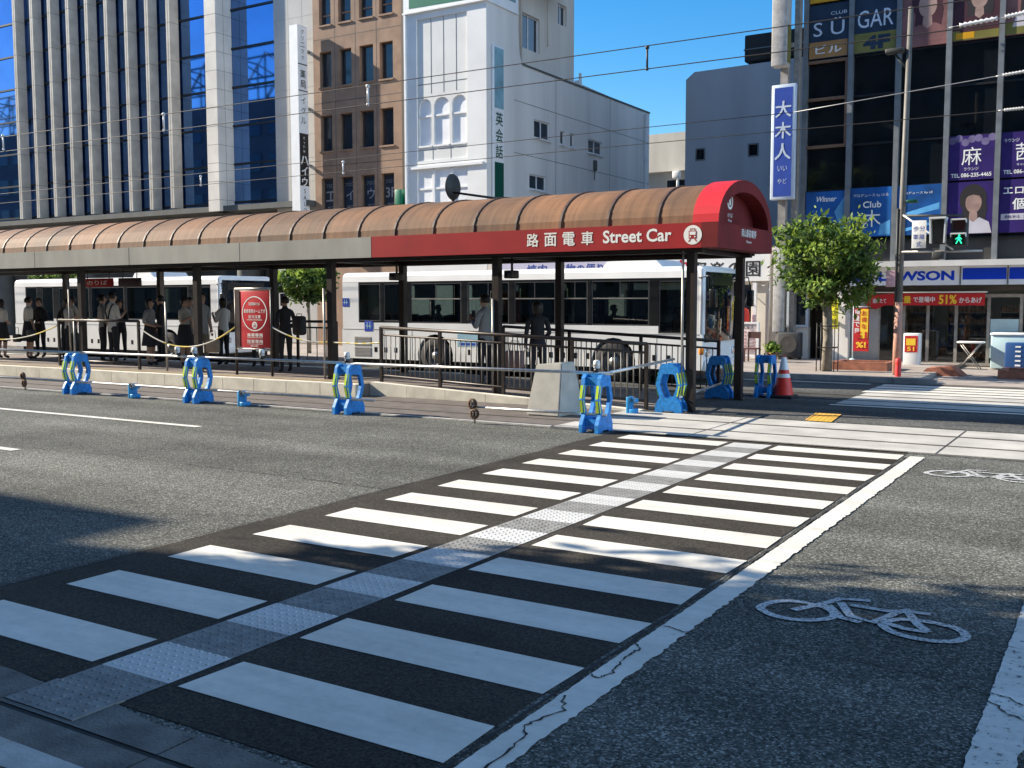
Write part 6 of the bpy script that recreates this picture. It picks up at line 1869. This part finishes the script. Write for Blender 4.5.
    if strap:
        g = MB()
        for s_ in (-1, 1):
            g.path([(s_ * .11, .12, 1.24), (s_ * .115, .06, 1.42), (s_ * .11, -.06, 1.43), (s_ * .10, -.125, 1.30), (s_ * .03, -.13, 1.12), (s_ * .01, -.12, 1.02)], .017, 6)
        place(g).build('strap', M(strap), root)
    return root
def bag(name, loc, sx, sy, sz, m, label, handle=.16, rz=0):
    t = thing(name, loc, label, 'bag')
    g = MB(); g.rbox(loc[0] - sx / 2, loc[0] + sx / 2, loc[1] - sy / 2, loc[1] + sy / 2, loc[2], loc[2] + sz, min(sx, sy, sz) * .3, seg=3); g.build('bag_body', M(m), t)
    g = MB(); g.path([(loc[0] - sx * .3, loc[1], loc[2] + sz * .95), (loc[0] - sx * .22, loc[1], loc[2] + sz + handle), (loc[0] + sx * .22, loc[1], loc[2] + sz + handle), (loc[0] + sx * .3, loc[1], loc[2] + sz * .95)], .009, 6); g.build('handle', M(m), t)
    return t
PZ = .265
person((-29.7, 18.4, PZ), 15, 1.80, 'person with long hair in a pale blouse and dark skirt at the frame edge end', 'shirt_white', 'trouser_dark', 'hold', 'long', skirt='suit_dark')
person((-28.45, 18.5, PZ), -10, 1.86, 'person in a plain white blouse and dark skirt seen from behind', 'shirt_white', 'trouser_dark', 'stand', 'short', skirt='suit_dark')
person((-26.9, 18.7, PZ), 40, 1.80, 'person in dark clothes behind the corner of the queue handrail', 'suit_dark', 'trouser_dark', 'hold', 'long', sleeve='long')
person((-26.1, 18.2, PZ), -60, 1.82, 'person in a pale top holding both hands together by the conduit', 'shirt_pale', 'trouser_dark', 'phone', 'short')
person((-25.0, 18.5, PZ), -25, 1.92, 'person in a grey shirt behind the queue handrail beside the man with straps', 'shirt_grey', 'trouser_dark', 'hold', 'short')
person((-24.15, 18.2, PZ), -5, 1.98, 'person in a white shirt with crossed dark straps behind the queue handrail', 'shirt_white', 'trouser_dark', 'hip', 'short', strap='bag_black')
person((-22.85, 18.4, PZ), -70, 1.80, 'person with long hair in a grey blouse and dark skirt behind the sagging rope', 'shirt_grey', 'trouser_dark', 'hold', 'long', skirt='suit_dark')
person((-21.7, 18.6, PZ), -80, 1.82, 'person in a pale blouse facing the notice board behind the sagging rope', 'shirt_pale', 'trouser_dark', 'phone', 'short', skirt='suit_dark')
person((-20.7, 18.3, PZ), -95, 1.95, 'tall person in a grey shirt and khaki trousers beside the notice board', 'shirt_grey', 'khaki', 'stand', 'short')
for x, y, f, H_, sh, lg, ps, hr, lab in (
    (-29.1, 19.3, -160, 1.84, 'suit_dark', 'trouser_dark', 'hold', 'short', 'person in dark clothes in the rear row near the frame edge'),
    (-27.6, 19.4, 170, 1.88, 'shirt_pale', 'suit_dark', 'hip', 'short', 'person in a pale top in the rear row facing the street between two conduits'),
    (-25.5, 19.5, -150, 1.78, 'suit_dark', 'suit_dark', 'phone', 'long', 'person in dark clothes with long hair in the rear row behind the handrail corner'),
    (-23.6, 19.4, 120, 1.90, 'suit_dark', 'trouser_dark', 'stand', 'short', 'person in a dark suit in the rear row behind the man with crossed straps'),
    (-22.3, 19.3, -100, 1.84, 'shirt_grey', 'suit_dark', 'hold', 'short', 'person in grey in the rear row behind the middle of the sagging rope'),
    (-21.2, 19.5, 90, 1.82, 'shirt_white', 'suit_dark', 'phone', 'long', 'person in a white top with long hair in the rear row near the tall person'),
    (-19.8, 19.4, 60, 1.86, 'suit_dark', 'suit_dark', 'bag', 'short', 'person in black in the rear row just west of the notice board')):
    person((x, y, PZ), f, H_, lab, sh, lg, ps, hr, sleeve='long' if sh == 'suit_dark' else 'short')
person((-17.75, 18.3, PZ), 70, 1.84, 'person in black half hidden behind the red notice board', 'suit_dark', 'trouser_dark', 'hold', 'short', sleeve='long')
person((-11.85, 18.2, .165), 80, 1.96, 'person in a grey shirt looking at a phone beside the ramp post', 'shirt_grey', 'trouser_dark', 'phone', 'short', sleeve='long')
person((-10.62, 18.3, .12), 35, 1.86, 'person in black with a rose coloured tote bag behind the concrete block', 'suit_dark', 'trouser_dark', 'bag', 'long', sleeve='long')
g = MB(); g.rbox(-12.23, -12.15, 18.24, 18.28, 1.66, 1.81, .006); tag(g.build('mobile_phone', M('screen'), origin=(-12.15, 18.26, 1.5)), 'dark mobile phone held up beside the ramp post', 'phone')
bag('tote_bag', (-11.02, 18.05, .62), .42, .14, .36, 'bag_rose', 'rose coloured tote bag hanging behind the ramp railing', .2)
bag('backpack', (-17.1, 18.1, 1.2), .32, .22, .46, 'bag_black', 'black backpack sticking out beside the red notice board', .05)
bag('tote_bag', (-20.2, 18.2, .70), .42, .15, .34, 'bag_tan', 'tan tote bag beside the tall person at the notice board', .22)
bag('shoulder_bag', (-28.05, 18.3, .95), .30, .14, .24, 'bag_black', 'black shoulder bag beside the plain white blouse', .3)
bag('handbag', (-28.75, 18.3, .80), .30, .14, .24, 'bag_black', 'black handbag at the frame edge end of the queue', .2)
person((-25.2, 30, .13), -70, 1.55, 'small far person in a white top walking on the pavement between the buses', 'shirt_white', 'shirt_grey', 'walk', 'long', group='people away from the tram stop', shoe='shoe_white')
person((-16.9, 23.5, .70), -90, 1.62, 'bus passenger in a white shirt seated above the rear wheel', 'shirt_white', 'trouser_dark', 'sit', 'short', group='people in the bus')
person((-11.35, 23.4, .70), -90, 1.62, 'bus passenger in dark clothes seated above the front wheel', 'suit_dark', 'trouser_dark', 'sit', 'short', group='people in the bus')
person((-12.1, 23.6, .70), -90, 1.62, 'bus passenger in grey seated in the middle of the bus', 'shirt_grey', 'trouser_dark', 'sit', 'short', group='people in the bus')
person((-9.6, 23.3, .62), -90, 1.66, 'bus driver in a grey shirt behind the slanted driver window', 'shirt_grey', 'trouser_dark', 'sit', 'short', group='people in the bus')

# ------------------------------------------------------------------ the photographer's side of the street
def shade_block(x0, x1, z, label):
    t = thing('office_building', ((x0 + x1) / 2, -10, 0), label, 'building', 'buildings behind the camera')
    g = MB()
    ops = []
    zz = 4.0
    while zz < z - 2.5:
        x = x0 + 1.2
        while x < x1 - 2.4: ops.append((x, x + 1.6, zz, zz + 1.7)); x += 2.6
        zz += 3.3
    shell(g, x0, x1, -30, -1.5, .045, z); g.build('wall', M('tower_behind'), t)
    g = MB()
    for a, b, c, d in ops: g.box(a, b, -1.52, -1.40, c, d)
    tag(g.build('window', M('window_glass'), t), kind='stuff')
F0 = -1.5
KK = math.tan(SUN_EL) / math.sin(SUN_AZ)
ZA = (6.2 - F0) * KK
shade_block(-150, -7.42 - ZA / math.tan(SUN_EL) * math.cos(SUN_AZ), ZA, 'broad office building behind the camera to the west')
ZB = (7.0 - F0) * KK
shade_block(1.0 - ZB / math.tan(SUN_EL) * math.cos(SUN_AZ), 24, ZB, 'broad office building directly behind the camera')
fr = thing('rooftop_frame', (-90, -3, ZA), 'steel lattice frame on the roof of the office block behind the camera', 'frame')
g = MB(); xs_ = [-118 + 4.0 * k for k in range(15)]
for y_ in (-3.0, -6.0):
    for z_ in (0, 2.2, 4.4): g.tube((xs_[0], y_, ZA + z_ + .1), (xs_[-1], y_, ZA + z_ + .1 + (.9 if z_ == 4.4 else 0)), .11, n=6)
    for a_, b_ in zip(xs_, xs_[1:]):
        g.tube((a_, y_, ZA), (a_, y_, ZA + 4.6), .10, n=6); g.tube((a_, y_, ZA + .1), (b_, y_, ZA + 4.5), .07, n=6); g.tube((b_, y_, ZA + 2.2), (a_, y_, ZA + 4.5), .07, n=6)
for a_ in xs_: g.tube((a_, -3, ZA + 4.5), (a_, -6, ZA + 4.5), .08, n=6)
g.build('lattice', M('signal_dark'), fr)
random.seed(11)
st = tree(-15.5, 1.6, .045, 8.0, 2.8, 1.3, 1.9, 46, 70, .16, 'tall loose street tree on the near pavement', (-.2, 1.3), ls=.17, group='street trees')
